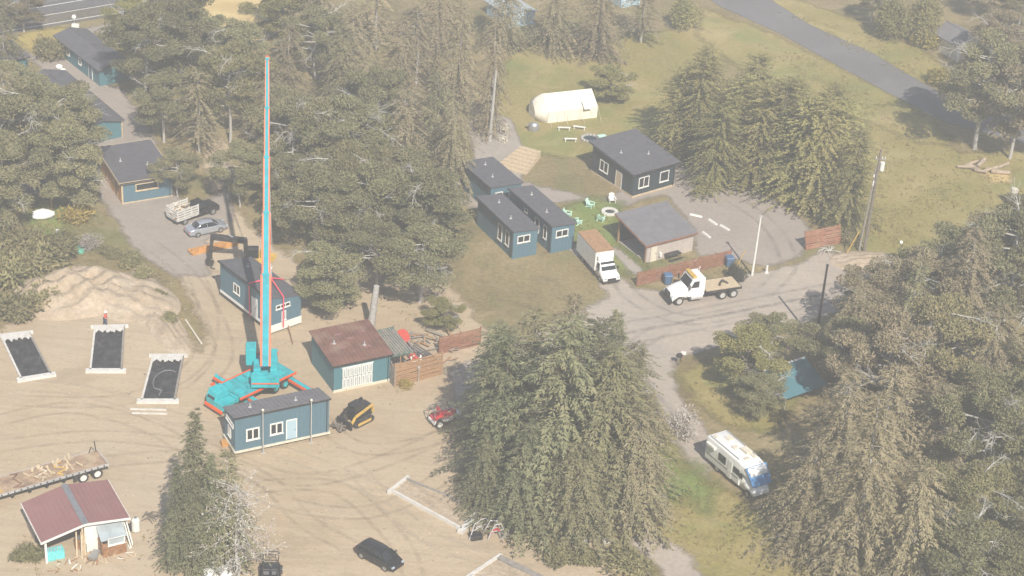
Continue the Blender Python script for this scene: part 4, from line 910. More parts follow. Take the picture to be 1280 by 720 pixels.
# covered white boat
t = thing('covered_boat', 'small boat under a white cover in front of the lean-to', 'boat', G(53, 272), R(15))
m = MB(); rings = []
for k, (x, hw, z1) in enumerate(((-1.1, .55, .75), (-.6, .75, .95), (.1, .8, 1.1), (.8, .55, .95), (1.35, .12, .7))):
    rings.append([(x, -hw, .15), (x, -hw * 1.05, .5), (x, -hw * .5, z1 - .1), (x, 0, z1), (x, hw * .5, z1 - .1), (x, hw * 1.05, .5), (x, hw, .15)])
m.loft(rings).build('cover', 'white_clean', t); MB().box(-1.15, 1.2, -.4, .4, 0, .3).build('hull', 'grey_roof', t, .05)

# mauve roofed shed bottom left
a, rz, L = along((57, 704), (157, 679))
W = 5.7
t = thing('shed', 'open fronted shed with mauve two pitch roof and cluttered white end', 'shed', a, rz)
el, er, hr, kx = 2.6, 2.9, 3.35, .50; xr = L * kx
r = MB()
for (x0, z0, x1, z1) in ((-.35, el - .1, xr - .18, hr), (L + .35, er - .05, xr + .18, hr)):
    s_ = [(x0, -.45, z0), (x1, -.45, z1), (x1, W, z1), (x0, W, z0)]; r.hexa(s_ + [(p[0], p[1], p[2] + .08) for p in s_])
    for i in range(9):
        xx = x0 + (x1 - x0) * (i + .5) / 9; z_ = z0 + (z1 - z0) * (i + .5) / 9 + .09
        r.beam((xx, -.45, z_), (xx, W, z_), .03, .03)
r.build('roof', 'mauve_roof', t)
MB().hexa([(xr - .3, -.5, hr + .05), (xr + .3, -.5, hr + .05), (xr + .3, W + .05, hr + .05), (xr - .3, W + .05, hr + .05), (xr - .25, -.5, hr + .14), (xr + .25, -.5, hr + .14), (xr + .25, W + .05, hr + .14), (xr - .25, W + .05, hr + .14)]).build('ridge_strip', 'steel', t)
f = MB(); f.beam((-.38, -.48, el - .1), (xr, -.48, hr), .06, .2).beam((xr, -.48, hr), (L + .38, -.48, er - .05), .06, .2).beam((-.38, -.48, el - .1), (-.38, W, el - .1), .06, .2).beam((L + .38, -.48, er - .1), (L + .38, W, er - .1), .06, .2)
f.build('fascia', 'white_paint', t)
MB().prism([(xr, 0), (L, 0), (L, er - .08), (xr, hr - .08)], .1, .2).box(L - .1, L, .2, W - .2, 0, er - .1).build('wall', 'white_paint', t)
MB().box(0, L - .1, W - .3, W - .2, 0, el - .1).box(0, .08, 3, W - .3, 0, el - .15).build('rear_wall', 'grey_wood', t)
MB().box(.0, .18, -.1, .1, 0, el - .1).build('post', 'white_paint', t); MB().box(.0, .18, 3.0, 3.18, 0, el - .1).build('post', 'grey_wood', t); MB().box(xr - .3, xr - .15, -.1, .05, 0, hr - .5).build('post', 'pale_wood', t)
MB().hexa([(xr + 1.0, -1.35, 1.8), (L - .25, -1.35, 1.8), (L - .25, .05, 2.45), (xr + 1.0, .05, 2.45), (xr + 1.0, -1.35, 1.86), (L - .25, -1.35, 1.86), (L - .25, .05, 2.51), (xr + 1.0, .05, 2.51)]).build('porch_roof', 'pale_glass', t)
MB().box(xr + 1.15, L - .3, -1.25, -1.1, 0, 1.35).box(xr + 1.1, xr + 1.25, -1.1, .05, 0, 1.35).build('porch_wall', 'brown_mess', t)
window(t, xr + 1.6, -1.25, 1.15, 1.5, .75, glass='pale_glass')
for k, (x, y) in enumerate(((xr - .9, -.4), (xr - .55, -.7), (xr - .2, -.5), (L + .2, -.9), (L + .45, -.6))):
    tag(MB().beam((x, y, .05), (x + .45 * (1 if k > 2 else -1) * -.6, y + .8, 2.3), .12, .05).build('plank', 'pale_wood' if k < 3 else 'white_paint', loc=a, rz=rz), ['leftmost leaning plank at the mauve roofed shed', 'middle leaning plank at the mauve roofed shed', 'third leaning plank at the mauve shed, against its white wall', 'white plank leaning at the right corner of the mauve shed', 'outermost white plank leaning at the right of the mauve shed'][k], 'plank', 'planks leaning on the shed')
t = thing('crate', 'turquoise crate of bottles under the left eave of the mauve shed', 'crate', G(69, 697), rz)
MB().box(-.75, .75, -.4, .4, 0, .9).build('box', 'turquoise', t, .03)
m = MB()
for i in range(10): m.cyl((-.6 + .13 * i, -.2 + .35 * (i % 2), .9), (-.6 + .13 * i, -.2 + .35 * (i % 2), 1.15), .06, .03, n=6)
m.build('bottles', 'pale_glass', t)
def drum(label, px, r, h, matk, name='drum', cat='drum'):
    t = thing(name, label, cat, G(*px)); m = MB().cyl((0, 0, 0), (0, 0, h), r, n=18)
    for z in (.02, h * .33, h * .66, h - .02): m.cyl((0, 0, z - .02), (0, 0, z + .02), r + .02, n=18)
    m.build('body', matk, t); MB().cyl((0, 0, h), (0, 0, h + .03), r * .9, n=18).build('lid', 'steel', t); return t
drum('rusty brown drum inside the open half of the mauve shed', (98, 684), .32, 1.0, 'brown_mess')
drum('grey drum beside the rusty one in the mauve shed', (105, 689), .3, .9, 'steel')
t = thing('tank', 'upright white gas tank right of the mauve roofed shed', 'tank', G(170, 664))
MB().cyl((0, 0, .15), (0, 0, 1.2), .38, n=18).ball((0, 0, 1.2), .38, rz=.22, nu=18).build('body', 'white_paint', t); MB().cyl((0, 0, 1.35), (0, 0, 1.55), .12, n=10).build('valve_collar', 'steel', t)
MB().box(-.9, -.1, -.15, .15, 0, .7).build('base', 'black_metal', t, .05)
t = thing('wheelbarrow', 'grey wheelbarrow tipped in front of the mauve shed', 'wheelbarrow', G(118, 702), rz + .9)
MB().hexa([(-.35, -.3, .35), (.45, -.22, .3), (.45, .22, .3), (-.35, .3, .35), (-.5, -.42, .75), (.75, -.32, .75), (.75, .32, .75), (-.5, .42, .75)]).build('tray', 'steel', t)
MB().cyl((.7, -.06, .2), (.7, .06, .2), .2, n=14).build('wheel', 'rubber', t)
for s_ in (-1, 1): MB().beam((.7, s_ * .1, .2), (-1.1, s_ * .3, .6), .05).build('handle', 'wood', t)
m = MB()
for i in range(60):
    x, y = random.uniform(-2.6, 4.6), random.uniform(-1.7, .5)
    a0 = random.uniform(0, PI); l = random.uniform(.2, .8); m.beam((x, y, .06), (x + l * math.cos(a0), y + l * math.sin(a0), random.uniform(.06, .3)), random.uniform(.05, .14), .04, m=random.choice([0, 0, 1, 2]))
tag(m.build('scrap_litter', ['pale_wood', 'white_paint', 'brown_mess'], loc=G(100, 700), rz=rz), 'scattered scrap wood in front of the mauve shed', kind='stuff')
m = MB()
for i in range(12):
    a0 = random.uniform(-.4, .9); m.tube([(random.uniform(-.5, .5), random.uniform(-.5, .5), .1), (a0 + .5, random.uniform(-.3, .3), .5 + .1 * (i % 3)), (1 + a0, random.uniform(-1, 1), .08)], .05, 5, 0, .02)
tag(m.build('branch_pile', 'bark', loc=G(181, 648)), 'small pile of dark branches right of the mauve roofed shed', 'branch pile')

# carport hut
a, rz, L = along((806, 329), (865, 313.5)); W = 5.6
t = thing('carport', 'grey lean-to carport with open dark side and pale end wall', 'carport', a, rz)
MB().box(0, L, 0, .14, 0, 2.35).hexa([(L - .14, .14, 0), (L, .14, 0), (L, W, 0), (L - .14, W, 0), (L - .14, .14, 2.35), (L, .14, 2.35), (L, W, 3.3), (L - .14, W, 3.3)]).build('wall', 'tan_wall', t)
MB().box(.14, L - .14, W - .14, W, 0, 3.25).build('rear_wall', 'dark_siding', t)
slab(MB(), L, W, 2.38, 3.4, .32, .14).build('roof', 'grey_roof', t)
f = MB(); s_ = 1.02 / W; f.beam((-.35, -.35, 2.33), (L + .35, -.35, 2.33), .06, .2).beam((-.35, -.35, 2.33), (-.35, W + .35, 3.45), .06, .2).build('fascia', 'red_wood', t)
for y in (.07, W - .2): MB().box(-.02, .16, y - .07, y + .12, 0, 2.4 + s_ * y).build('post', 'wood', t)
door(t, .7, 0, 0, .8, 2.0, matk='cream', frame='tan_wall'); MB().box(1.8, 2.05, -.35, -.02, .5, 1.0).build('meter_box', 'white_paint', t, .02)
MB().box(.2, L - .2, .2, W - .2, 0.02, .08).build('floor_slab', 'concrete', t)
t = thing('picnic_table', 'dark metal table in front of the carport wall', 'table', G(841, 324), rz)
MB().box(-.9, .9, -.4, .4, .72, .78).build('top', 'black_metal', t)
for x in (-.75, .75):
    for y in (-.3, .3): MB().cyl((x, y, 0), (x * .95, y, .72), .04, n=6).build('leg', 'black_metal', t)
for nm, y in (('bench', -.75), ('bench', .75)): MB().box(-.9, .9, y - .12, y + .12, .42, .46).build(nm, 'black_metal', t)

# row of three blue cabins
def endcabin(px1, px2, L, h1, h2, label, **kw):
    A, B = G(*px1), G(*px2); yv = (B - A).normalized(); xv = Vector((yv.y, -yv.x, 0)); W = (B - A).length
    return monohouse('cabin', label, A - xv * L, math.atan2(xv.y, xv.x), L, W, 0, h1, h2, group='row of blue cabins', cat='cabin', ov=.2, **kw), W
t, W_ = endcabin((688, 317), (716, 311), 9.8, 3.5, 3.25, 'rightmost blue cabin of the row beside the small lawn')
window(t, 9.8, .5, 1.9, 1.6, .9, PI / 2, mull=1); window(t, 6.0, 0, 1.2, 1.0, 1.7); window(t, 8.0, 0, 1.2, .7, 1.7); window(t, 3.6, 0, 2.4, .7, .5)
t, W_ = endcabin((640, 324), (670, 318), 8.8, 3.5, 3.25, 'middle blue cabin of the row')
window(t, 8.8, .5, 1.9, 1.6, .9, PI / 2, mull=1); window(t, 5.2, 0, .9, 1.0, 2.0); window(t, 7.0, 0, 1.1, .9, 1.8)
t, W_ = endcabin((612, 266), (650, 258), 7.0, 3.3, 3.1, 'rearmost blue cabin of the row, below the timber terrace')
window(t, 7.0, .6, 1.6, 1.0, .9, PI / 2); door(t, 7.0, 2.4, 0, .9, 2.0, PI / 2, matk='white_paint')
# dark pavilion behind
a, rz, L = along((790, 247), (842, 232))
t = monohouse('pavilion', 'large dark teal house with black roof above the carport', a, rz, L, 8.0, 0, 3.2, 3.9, wall='dark_siding', roof='dark_roof', trim='dark_roof', ov=.35, cat='house')
MB().box(-.09, L + .06, -.09, -.02, 0, .22).box(-.09, -.02, -.02, 8.0, 0, .22).build('base_trim', 'pale_wood', t)
window(t, .8, 0, 1.0, 1.6, 1.4, mull=1); window(t, L - 2.4, 0, 1.0, 1.4, 1.4); window(t, 0, 6.4, 1.0, 1.6, 1.4, -PI / 2, mull=1); door(t, 0, 3.2, .1, 1.0, 2.1, -PI / 2, matk='pale_wood')
# tent
a, rz, L = along((684, 154), (746, 147))
t = thing('canvas_tent', 'cream canvas wall tent with ridge roof on the campsite', 'tent', a, rz)
m = MB(); W = 4.6
prof = [(0, 0), (-.05, 1.6), (W / 2, 3.1), (W + .05, 1.6), (W, 0)]
m.loft([[(x, y, z) for (y, z) in prof] for x in (0, .1, L * .25, L * .5, L * .75, L)], 0, False)
m.build('canvas', 'canvas', t)
e = MB().loft([[(x, y0 + (y - W / 2) * k + W / 2 - y0 + 0, z * q) for (y, z) in prof] for (x, k, q, y0) in ((-.02, 1, 1, 0), (-.7, .8, .9, 0), (-1.25, .45, .7, 0))]); e.build('porch_end', 'canvas', t)
for x in (L * .2, L * .4, L * .62, L * .85): MB().box(x, x + .07, -.08, .0, .05, 1.5).build('wall_seam', 'cream', t)
slab(MB(), .9, 1.0, 1.7, 2.3, .05, .03).build('door_flap', 'canvas', t, loc=(L * .7, -.6, 0))
for x in (0, L * .33, L * .66, L): MB().cyl((x, -.05, 1.6), (x, -1.5, .02), .02, n=4).build('guy_line', 'rope', t)
# houses at the top edge
a, rz, L = along((1193, 76), (1228, 70))
t = gable('cottage', 'cottage with grey roof and white porch posts under the top right pines', a, rz, L, 5.5, 2.3, 3.3, 'cream', 'grey_roof', 'white_paint'); window(t, .8, 0, .9, .9, .9); MB().box(-.1, .25, -.6, -.3, 0, 2.3).build('post', 'white_clean', t)
a, rz, L = along((1262, 84), (1305, 76))
t = gable('white_house', 'white house with grey roof cut by the right picture edge', a, rz, L, 6, 2.5, 3.6, 'white_paint', 'grey_roof', 'white_paint'); window(t, .8, 0, .9, 1.0, 1.0); window(t, 2.4, 0, .9, 1.0, 1.0)
a, rz, L = along((636, 36), (668, 30))
t = gable('pale_shed', 'pale roofed shed at the top edge among tan trees', a, rz, L, 6, 2.0, 2.6, 'pale_door', 'pale_glass'); door(t, .8, 0, 0, .9, 1.8)
a, rz, L = along((776, 10), (800, 6))
t = gable('pale_shed', 'small pale roofed shed at the top edge right of centre', a, rz, L, 3.5, 1.9, 2.4, 'pale_door', 'pale_glass'); door(t, .5, 0, 0, .8, 1.7)
a, rz, L = along((980, 514), (1030, 496))
t = thing('tarpaulin_shelter', 'blue tarpaulin shelter with white edge under the right hand trees', 'shelter', a, rz)
slab(MB(), L, 3.4, 1.5, 2.7, .1, .06).build('roof', 'teal_siding', t); MB().beam((-.1, 3.5, 2.8), (L + .1, 3.5, 2.8), .16, .12).build('ridge_pole', 'white_clean', t)
for x in (.1, L - .1):
    for y, h in ((.1, 1.5), (3.3, 2.65)): MB().cyl((x, y, 0), (x, y, h), .05, n=6).build('post', 'galv', t)
a, rz, L = along((1212, 492), (1256, 482))
t = monohouse('grey_shed', 'grey roofed shed with white edge half hidden in the right hand wood', a, rz, L, 4, 0, 2.2, 2.7, wall='grey_wood', roof='grey_roof', trim='white_clean', cat='shed'); door(t, .6, 0, 0, .8, 1.9)

# ------------------------------------------------------------------ fences
def fence(label, p1, p2, h, matk, n=9, post_every=2.2, lean=0.0, zg=0.05, group='slatted wooden fences'):
    a, rz, L = along(p1, p2); t = thing('slatted_fence', label, 'fence', a, rz, group)
    k = max(1, round(L / post_every)); hs = (h - zg) / n
    def py(z): return lean * z
    m = MB()
    for s in range(k):
        x0, x1 = L * s / k + .02, L * (s + 1) / k - .02
        for i in range(n):
            z = zg + i * hs + random.uniform(-.02, .02); z2 = z + random.uniform(-.03, .03)
            m.hexa([(x0, py(z) - .05, z), (x1, py(z2) - .05, z2), (x1, py(z2) - .02, z2), (x0, py(z) - .02, z), (x0, py(z + hs) - .05, z + hs * .78), (x1, py(z + hs) - .05, z2 + hs * .78), (x1, py(z + hs) - .02, z2 + hs * .78), (x0, py(z + hs) - .02, z + hs * .78)])
    m.build('slats', matk, t)
    for s in range(k + 1):
        x = L * s / k; MB().beam((x, .03, 0), (x, .03 + py(h), h + .06), .12, .12, up=(0, 1, 0)).build('post', matk, t)
    return t
fence('long reddish slatted fence between the carport and the flatbed truck', (796, 358), (912, 329), 1.75, 'red_wood', 10)
fence('reddish slatted fence leaning back at the corner by the utility pole', (1008, 313), (1051, 304), 2.1, 'red_wood', 10, lean=.35)
fence('weathered slatted fence closing the scrap compound right of the workshop', (493, 484), (552, 468), 2.7, 'wood', 11)
fence('short slatted fence running back on the right of the compound', (549, 443), (600, 431), 2.1, 'red_wood', 9)
t = fence('grey slatted fence side of the compound next to the workshop', (488, 478), (493, 484), 2.4, 'grey_wood', 8)
tag(MB().cyl((0, 0, 0), (0, 0, 1.9), .04, n=6).box(-.12, .12, -.02, .02, 1.65, 1.9).build('marker_post', 'galv', loc=G(523, 478)), 'thin pale marker post in front of the compound fence', 'post')

# ------------------------------------------------------------------ formwork pads
def form(px, label, fill='membrane', z=.28, bw=.20, ragged=True, hose=False, group='foundation forms in the sand'):
    P = [G(*p) for p in px]; c = sum(P, Vector()) / 4; Q = [p - c for p in P]; t = thing('foundation_form', label, 'foundation form', c, 0, group)
    # order: back-left, back-right, front-right, front-left
    for i, nm in enumerate(('end_board', 'side_board', 'end_board', 'side_board')):
        p, q = Q[i], Q[(i + 1) % 4]; d = (q - p).normalized(); e = .45 if nm == 'end_board' else -.12
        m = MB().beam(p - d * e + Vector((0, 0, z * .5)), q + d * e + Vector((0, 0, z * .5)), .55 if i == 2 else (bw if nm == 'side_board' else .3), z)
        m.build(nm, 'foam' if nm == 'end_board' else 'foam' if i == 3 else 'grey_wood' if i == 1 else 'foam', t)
    n = 26; m = MB(); V = []
    rr = random.Random(len(label))
    for i in range(n + 1):
        for j in range(n + 1):
            u, v = i / n, j / n; p = (Q[0] * (1 - u) + Q[1] * u) * (1 - v) + (Q[3] * (1 - u) + Q[2] * u) * v
            hgt = z - .10 - .05 * rr.random() * (2.2 if v < .3 else 1) + (.03 * math.sin(u * 17 + v * 9) + .02 * math.sin(v * 31 + u * 11)); V.append((p.x, p.y, max(.02, hgt)))
    m.add(V, [(i * (n + 1) + j, (i + 1) * (n + 1) + j, (i + 1) * (n + 1) + j + 1, i * (n + 1) + j + 1) for i in range(n) for j in range(n)], 0, True); m.build('liner' if fill == 'membrane' else 'sand_fill', fill, t)
    if ragged:   # pale folded sheet at the rear
        m = MB(); V = []; k = 44
        for i in range(k + 1):
            u = i / k; p = Q[0] * (1 - u) + Q[1] * u; dv = (Q[3] - Q[0]) * (1 - u) + (Q[2] - Q[1]) * u
            dd = .13 + .012 * math.sin(u * 9 + len(label)) + .022 * math.sin(u * 31) + .03 * rr.random(); V += [p + Vector((0, 0, z + .05)), p + dv * dd + Vector((0, 0, z + .02 + .06 * rr.random()))]
        m.add(V, [(2 * i, 2 * i + 2, 2 * i + 3, 2 * i + 1) for i in range(k)]); o = m.build('folded_sheet', 'foam', t)
        sm_ = o.modifiers.new('s', 'SOLIDIFY'); sm_.thickness = .06
    if hose:
        pts = []
        for k in range(15):
            a0 = R(60 + 165 * k / 14); p = (Q[0] + Q[1] + Q[2] + Q[3]) / 4; pts.append(p + Vector((.45 + 1.25 * math.cos(a0), -.8 + 2.0 * math.sin(a0), z + .04)))
        pts.append(pts[-1] + Vector((.75, -.3, 0))); pts.append(pts[-1] + Vector((-.1, -.9, 0)))
        MB().tube(pts, .06, 8).build('hose', 'grey_roof', t)
    return t
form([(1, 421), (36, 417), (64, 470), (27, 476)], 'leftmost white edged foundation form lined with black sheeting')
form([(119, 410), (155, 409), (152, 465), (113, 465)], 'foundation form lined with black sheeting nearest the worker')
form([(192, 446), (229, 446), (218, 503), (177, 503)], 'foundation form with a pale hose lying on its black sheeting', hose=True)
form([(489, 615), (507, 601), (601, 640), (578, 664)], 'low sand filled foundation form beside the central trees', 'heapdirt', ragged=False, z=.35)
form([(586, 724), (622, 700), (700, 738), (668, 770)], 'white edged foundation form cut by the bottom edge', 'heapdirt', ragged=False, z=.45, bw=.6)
for i, (p1, p2) in enumerate((((163, 512), (208, 513)), ((165, 517), (209, 518)))):
    a, rz, L = along(p1, p2); tag(MB().box(0, L, -.09, .09, .02, .12).build('board', 'foam', loc=a, rz=rz), ['rear of two pale boards lying below the hose form', 'front of two pale boards lying below the hose form'][i], 'board', 'boards on the sand')
for i, (p1, p2) in enumerate((((232, 401), (252, 431)),)):
    a, rz, L = along(p1, p2); m = MB().cyl((0, 0, .12), (L, 0, .16), .10, n=8); tag(m.build('pole', 'cream', loc=a, rz=rz), 'pale pole lying on the sand below the lifted house', 'pole')

# ------------------------------------------------------------------ crane
cr_r, cr_f = G(356, 475), G(268, 517)
u = (cr_f - cr_r).normalized(); CL = (cr_f - cr_r).length
t = thing('mobile_crane', 'turquoise mobile crane with long boom and spread outriggers between the two blue houses', 'crane', cr_r, math.atan2(u.y, u.x))
RZ = math.atan2(u.y, u.x); inv = Matrix.Rotation(-RZ, 3, 'Z')
def loc_(p): return inv @ (Vector(p) - cr_r)
m = MB().box(0, CL * .80, -1.2, 1.2, 1.0, 1.55, 0).box(.1, CL * .78, -1.6, 1.6, 1.56, 1.72, 1)
for x in (1.0, 2.2, 3.6, 4.6, 6.2): m.box(x, x + .8, .5, 1.2, 1.73, 2.0 + .1 * math.sin(x * 5), 0).box(x, x + .7, -1.2, -.6, 1.73, 1.95, 0)
m.box(0, CL * .80, -1.76, -1.61, 1.55, 1.76, 2).box(0, CL * .80, 1.61, 1.76, 1.55, 1.76, 2)
m.build('carrier', ['crane_paint', 'crane_deck', 'orange_trim'], t, .03)
c = MB().prism([(CL * .81, .7), (CL, .7), (CL, 1.5), (CL - .35, 2.25), (CL * .81, 2.25)], -1.2, .15).build('driver_cab', 'crane_paint', t, .06)
MB().hexa([(CL + .01, -1.05, 1.5), (CL - .32, -1.05, 2.15), (CL - .32, .0, 2.15), (CL + .01, .0, 1.5), (CL - .1, -1.05, 1.45), (CL - .4, -1.05, 2.1), (CL - .4, 0, 2.1), (CL - .1, 0, 1.45)]).box(CL * .84, CL - .5, -1.225, -1.2, 1.5, 2.1).build('windscreen', 'glass', c)
MB().box(CL * .81, CL, .2, 1.2, .7, 1.5).build('bonnet', 'crane_paint', t, .05)
MB().box(CL, CL + .22, -1.25, 1.25, .55, .85).build('bumper', 'orange_trim', t, .03)
for x in (1.0, 2.3, CL * .68, CL * .68 + 1.35):
    for s_ in (-1, 1):
        wh = MB().cyl((x, s_ * .85, .55), (x, s_ * 1.25, .55), .55, n=20).build('wheel', 'rubber', t, .05)
        MB().cyl((x, s_ * 1.2, .55), (x, s_ * 1.28, .55), .28, n=14).build('rim', 'crane_paint', wh)
for x, s_, Lo in ((.4, 1, 4.7), (.4, -1, 3.2), (CL * .62, 1, 3.0), (CL * .62, -1, 3.9)):
    o = MB().box(x - .22, x + .22, min(s_ * 1.1, s_ * Lo), max(s_ * 1.1, s_ * Lo), .72, 1.1, 0).box(x - .36, x - .225, min(s_ * 1.3, s_ * Lo), max(s_ * 1.3, s_ * Lo), .78, 1.05, 1).box(x + .225, x + .36, min(s_ * 1.3, s_ * Lo), max(s_ * 1.3, s_ * Lo), .78, 1.05, 1).build('outrigger', ['crane_paint', 'orange_trim'], t, .02)
    MB().cyl((x, s_ * (Lo - .1), .12), (x, s_ * (Lo - .1), 1.25), .12, n=10).build('jack', 'crane_paint', o); MB().box(x - .42, x + .42, s_ * (Lo - .1) - .42, s_ * (Lo - .1) + .42, 0, .12).build('foot', 'orange_trim', o)
pivot = G(332, 497); pivot.z = 3.6
tip = atY(334, 72, HC.y + .3)
bd = tip - pivot; yaw = math.atan2(bd.y, bd.x) - RZ
sc_c = loc_((pivot.x, pivot.y, 0)); hx = Vector((math.cos(yaw), math.sin(yaw), 0)); hy = Vector((-hx.y, hx.x, 0))
def S(x, y, z): return tuple(Vector((sc_c.x, sc_c.y, 0)) + hx * x + hy * y + Vector((0, 0, z)))
def sbox(m, x0, x1, y0, y1, z0, z1, k=0): return m.hexa([S(x0, y0, z0), S(x1, y0, z0), S(x1, y1, z0), S(x0, y1, z0), S(x0, y0, z1), S(x1, y0, z1), S(x1, y1, z1), S(x0, y1, z1)], k)
m = MB(); m.cyl(S(2.0, 0, 1.6), S(2.0, 0, 2.1), 1.15, n=24)
sbox(m, -.6, 4.2, -1.15, 1.15, 2.1, 2.5, 1); sbox(m, -.5, 1.4, .45, 1.15, 2.5, 3.6); sbox(m, -.5, 1.4, -1.15, -.45, 2.5, 3.6); sbox(m, 1.5, 3.8, -1.1, -.5, 2.5, 3.3); sbox(m, 4.0, 4.25, -1.2, 1.2, 2.2, 2.6, 2)
m.build('turntable', ['crane_paint', 'crane_deck', 'orange_trim'], t, .04)
m = MB(); sbox(m, -1.5, -.62, -1.35, 1.35, 2.1, 3.3); sbox(m, -1.55, -1.5, -1.3, 1.3, 2.5, 2.65, 1); m.build('counterweight', ['crane_paint', 'orange_trim'], t, .08)
m = MB(); m.hexa([S(2.2, .95, 2.3), S(4.3, .95, 2.3), S(4.3, 1.95, 2.3), S(2.2, 1.95, 2.3), S(2.2, .95, 4.1), S(3.8, .95, 4.1), S(3.8, 1.95, 4.1), S(2.2, 1.95, 4.1)]); cb = m.build('operator_cab', 'crane_paint', t, .06)
m = MB(); sbox(m, 2.5, 3.7, 1.95, 1.98, 3.0, 3.9); sbox(m, 2.4, 3.7, 1.1, 1.8, 4.1, 4.13); m.build('cab_glass', 'crane_deck', cb)
P0 = loc_(pivot); T0 = loc_(tip); d = (T0 - P0).normalized(); Lb = (T0 - P0).length; side = d.cross(Vector((0, 0, 1))).normalized(); upv = side.cross(d)
secs = ((0, .30, .62, .85), (.27, .50, .48, .62), (.47, .68, .38, .48), (.65, .84, .30, .38), (.81, 1.0, .23, .30)); prev = t
bm0 = None
for i, (q0, q1, wv, hv) in enumerate(secs):
    m = MB().beam(P0 + d * Lb * q0, P0 + d * Lb * q1, wv, hv, 0)
    for s_ in (-1, 1): m.beam(P0 + d * Lb * q0 + side * s_ * (wv / 2 + .037 + .065 * (1 - i / 4)), P0 + d * Lb * (q1 - .004) + side * s_ * (wv / 2 + .037 + .065 * (1 - i / 4)), .07 + .13 * (1 - i / 4), hv * .8, 1)
    m.beam(P0 + d * Lb * (q1 - .008), P0 + d * Lb * q1, wv + .1, hv + .12, 0)
    o = m.build('boom' if i == 0 else 'boom_section', ['boom_paint', 'orange_trim'], t if i == 0 else bm0)
    if i == 0: bm0 = o
MB().cyl(T0 + side * -.16, T0 + side * .16, .2, n=14).build('boom_head', 'orange_trim', bm0)
MB().cyl(Vector(S(3.6, 0, 2.5)), P0 + d * Lb * .27 - upv * .5, .22, .22, n=12).cyl(P0 + d * Lb * .14 - upv * .1 + upv * -.9, P0 + d * Lb * .27 - upv * .5, .13, n=10).build('lift_cylinder', 'crane_paint', t)
hook = atY(338.5, 322, HC.y); hk = loc_(hook)
m = MB()
for s_ in (-.22, .22): m.cyl(T0 + side * s_ * .8, hk + Vector((s_ * .8, 0, .5)), .03, n=5)
m.build('hoist_cable', 'galv', t)
m = MB().box(hk.x - .38, hk.x + .38, hk.y - .2, hk.y + .2, hk.z - .45, hk.z + .45).cyl(hk + Vector((-.3, -.24, .1)), hk + Vector((-.3, .24, .1)), .3, n=14).cyl(hk + Vector((.3, -.24, .1)), hk + Vector((.3, .24, .1)), .3, n=14)
hb = m.build('hook_block', 'yellow', t, .05)
m = MB(); pts = [hk + Vector((.0, 0, -.45)), hk + Vector((0, 0, -.9)), hk + Vector((.2, 0, -1.15)), hk + Vector((.05, 0, -1.35)), hk + Vector((-.2, 0, -1.15))]
m.tube(pts, .07, 8).tube([hk + Vector((0, 0, -1.3)), hk + Vector((0, 0, -2.4))], .12, 8); m.build('hook', 'galv', hb)
# slings from hook to the four corners of the lifted house
top = hook + Vector((0, 0, -2.4))
sl = thing('lifting_sling', 'pink webbing slings running from the crane hook round the lifted blue house', 'sling', (0, 0, 0))
WH = (B - A).length
for q, wy in ((.62, -.08), (1.012, .40 * WH), (.62, WH + .08)):
    e = A0 + xv * (9.3 * q) + yv * wy; eb = Vector((e.x, e.y, LIFT - .35)); et = Vector((e.x, e.y, 4.35 - .8 * max(0, wy) / WH + .16)) + (xv * .13 if q > 1 else yv * (-.08 if wy < 0 else .08))
    if q > 1: eb = eb + xv * .12
    MB().tube([top, et, eb], .075, 6).build('strap', 'pink_sling', sl)
# tag line from the house end
a_ = A0 + xv * 9.45 + yv * 2.2; a_.z = .5
tag(MB().tube([a_, G(366, 430, .15)], .05, 6).build('loose_beam', 'brown_mess'), 'thin dark beam leaning by the skirt end of the lifted house', 'beam')

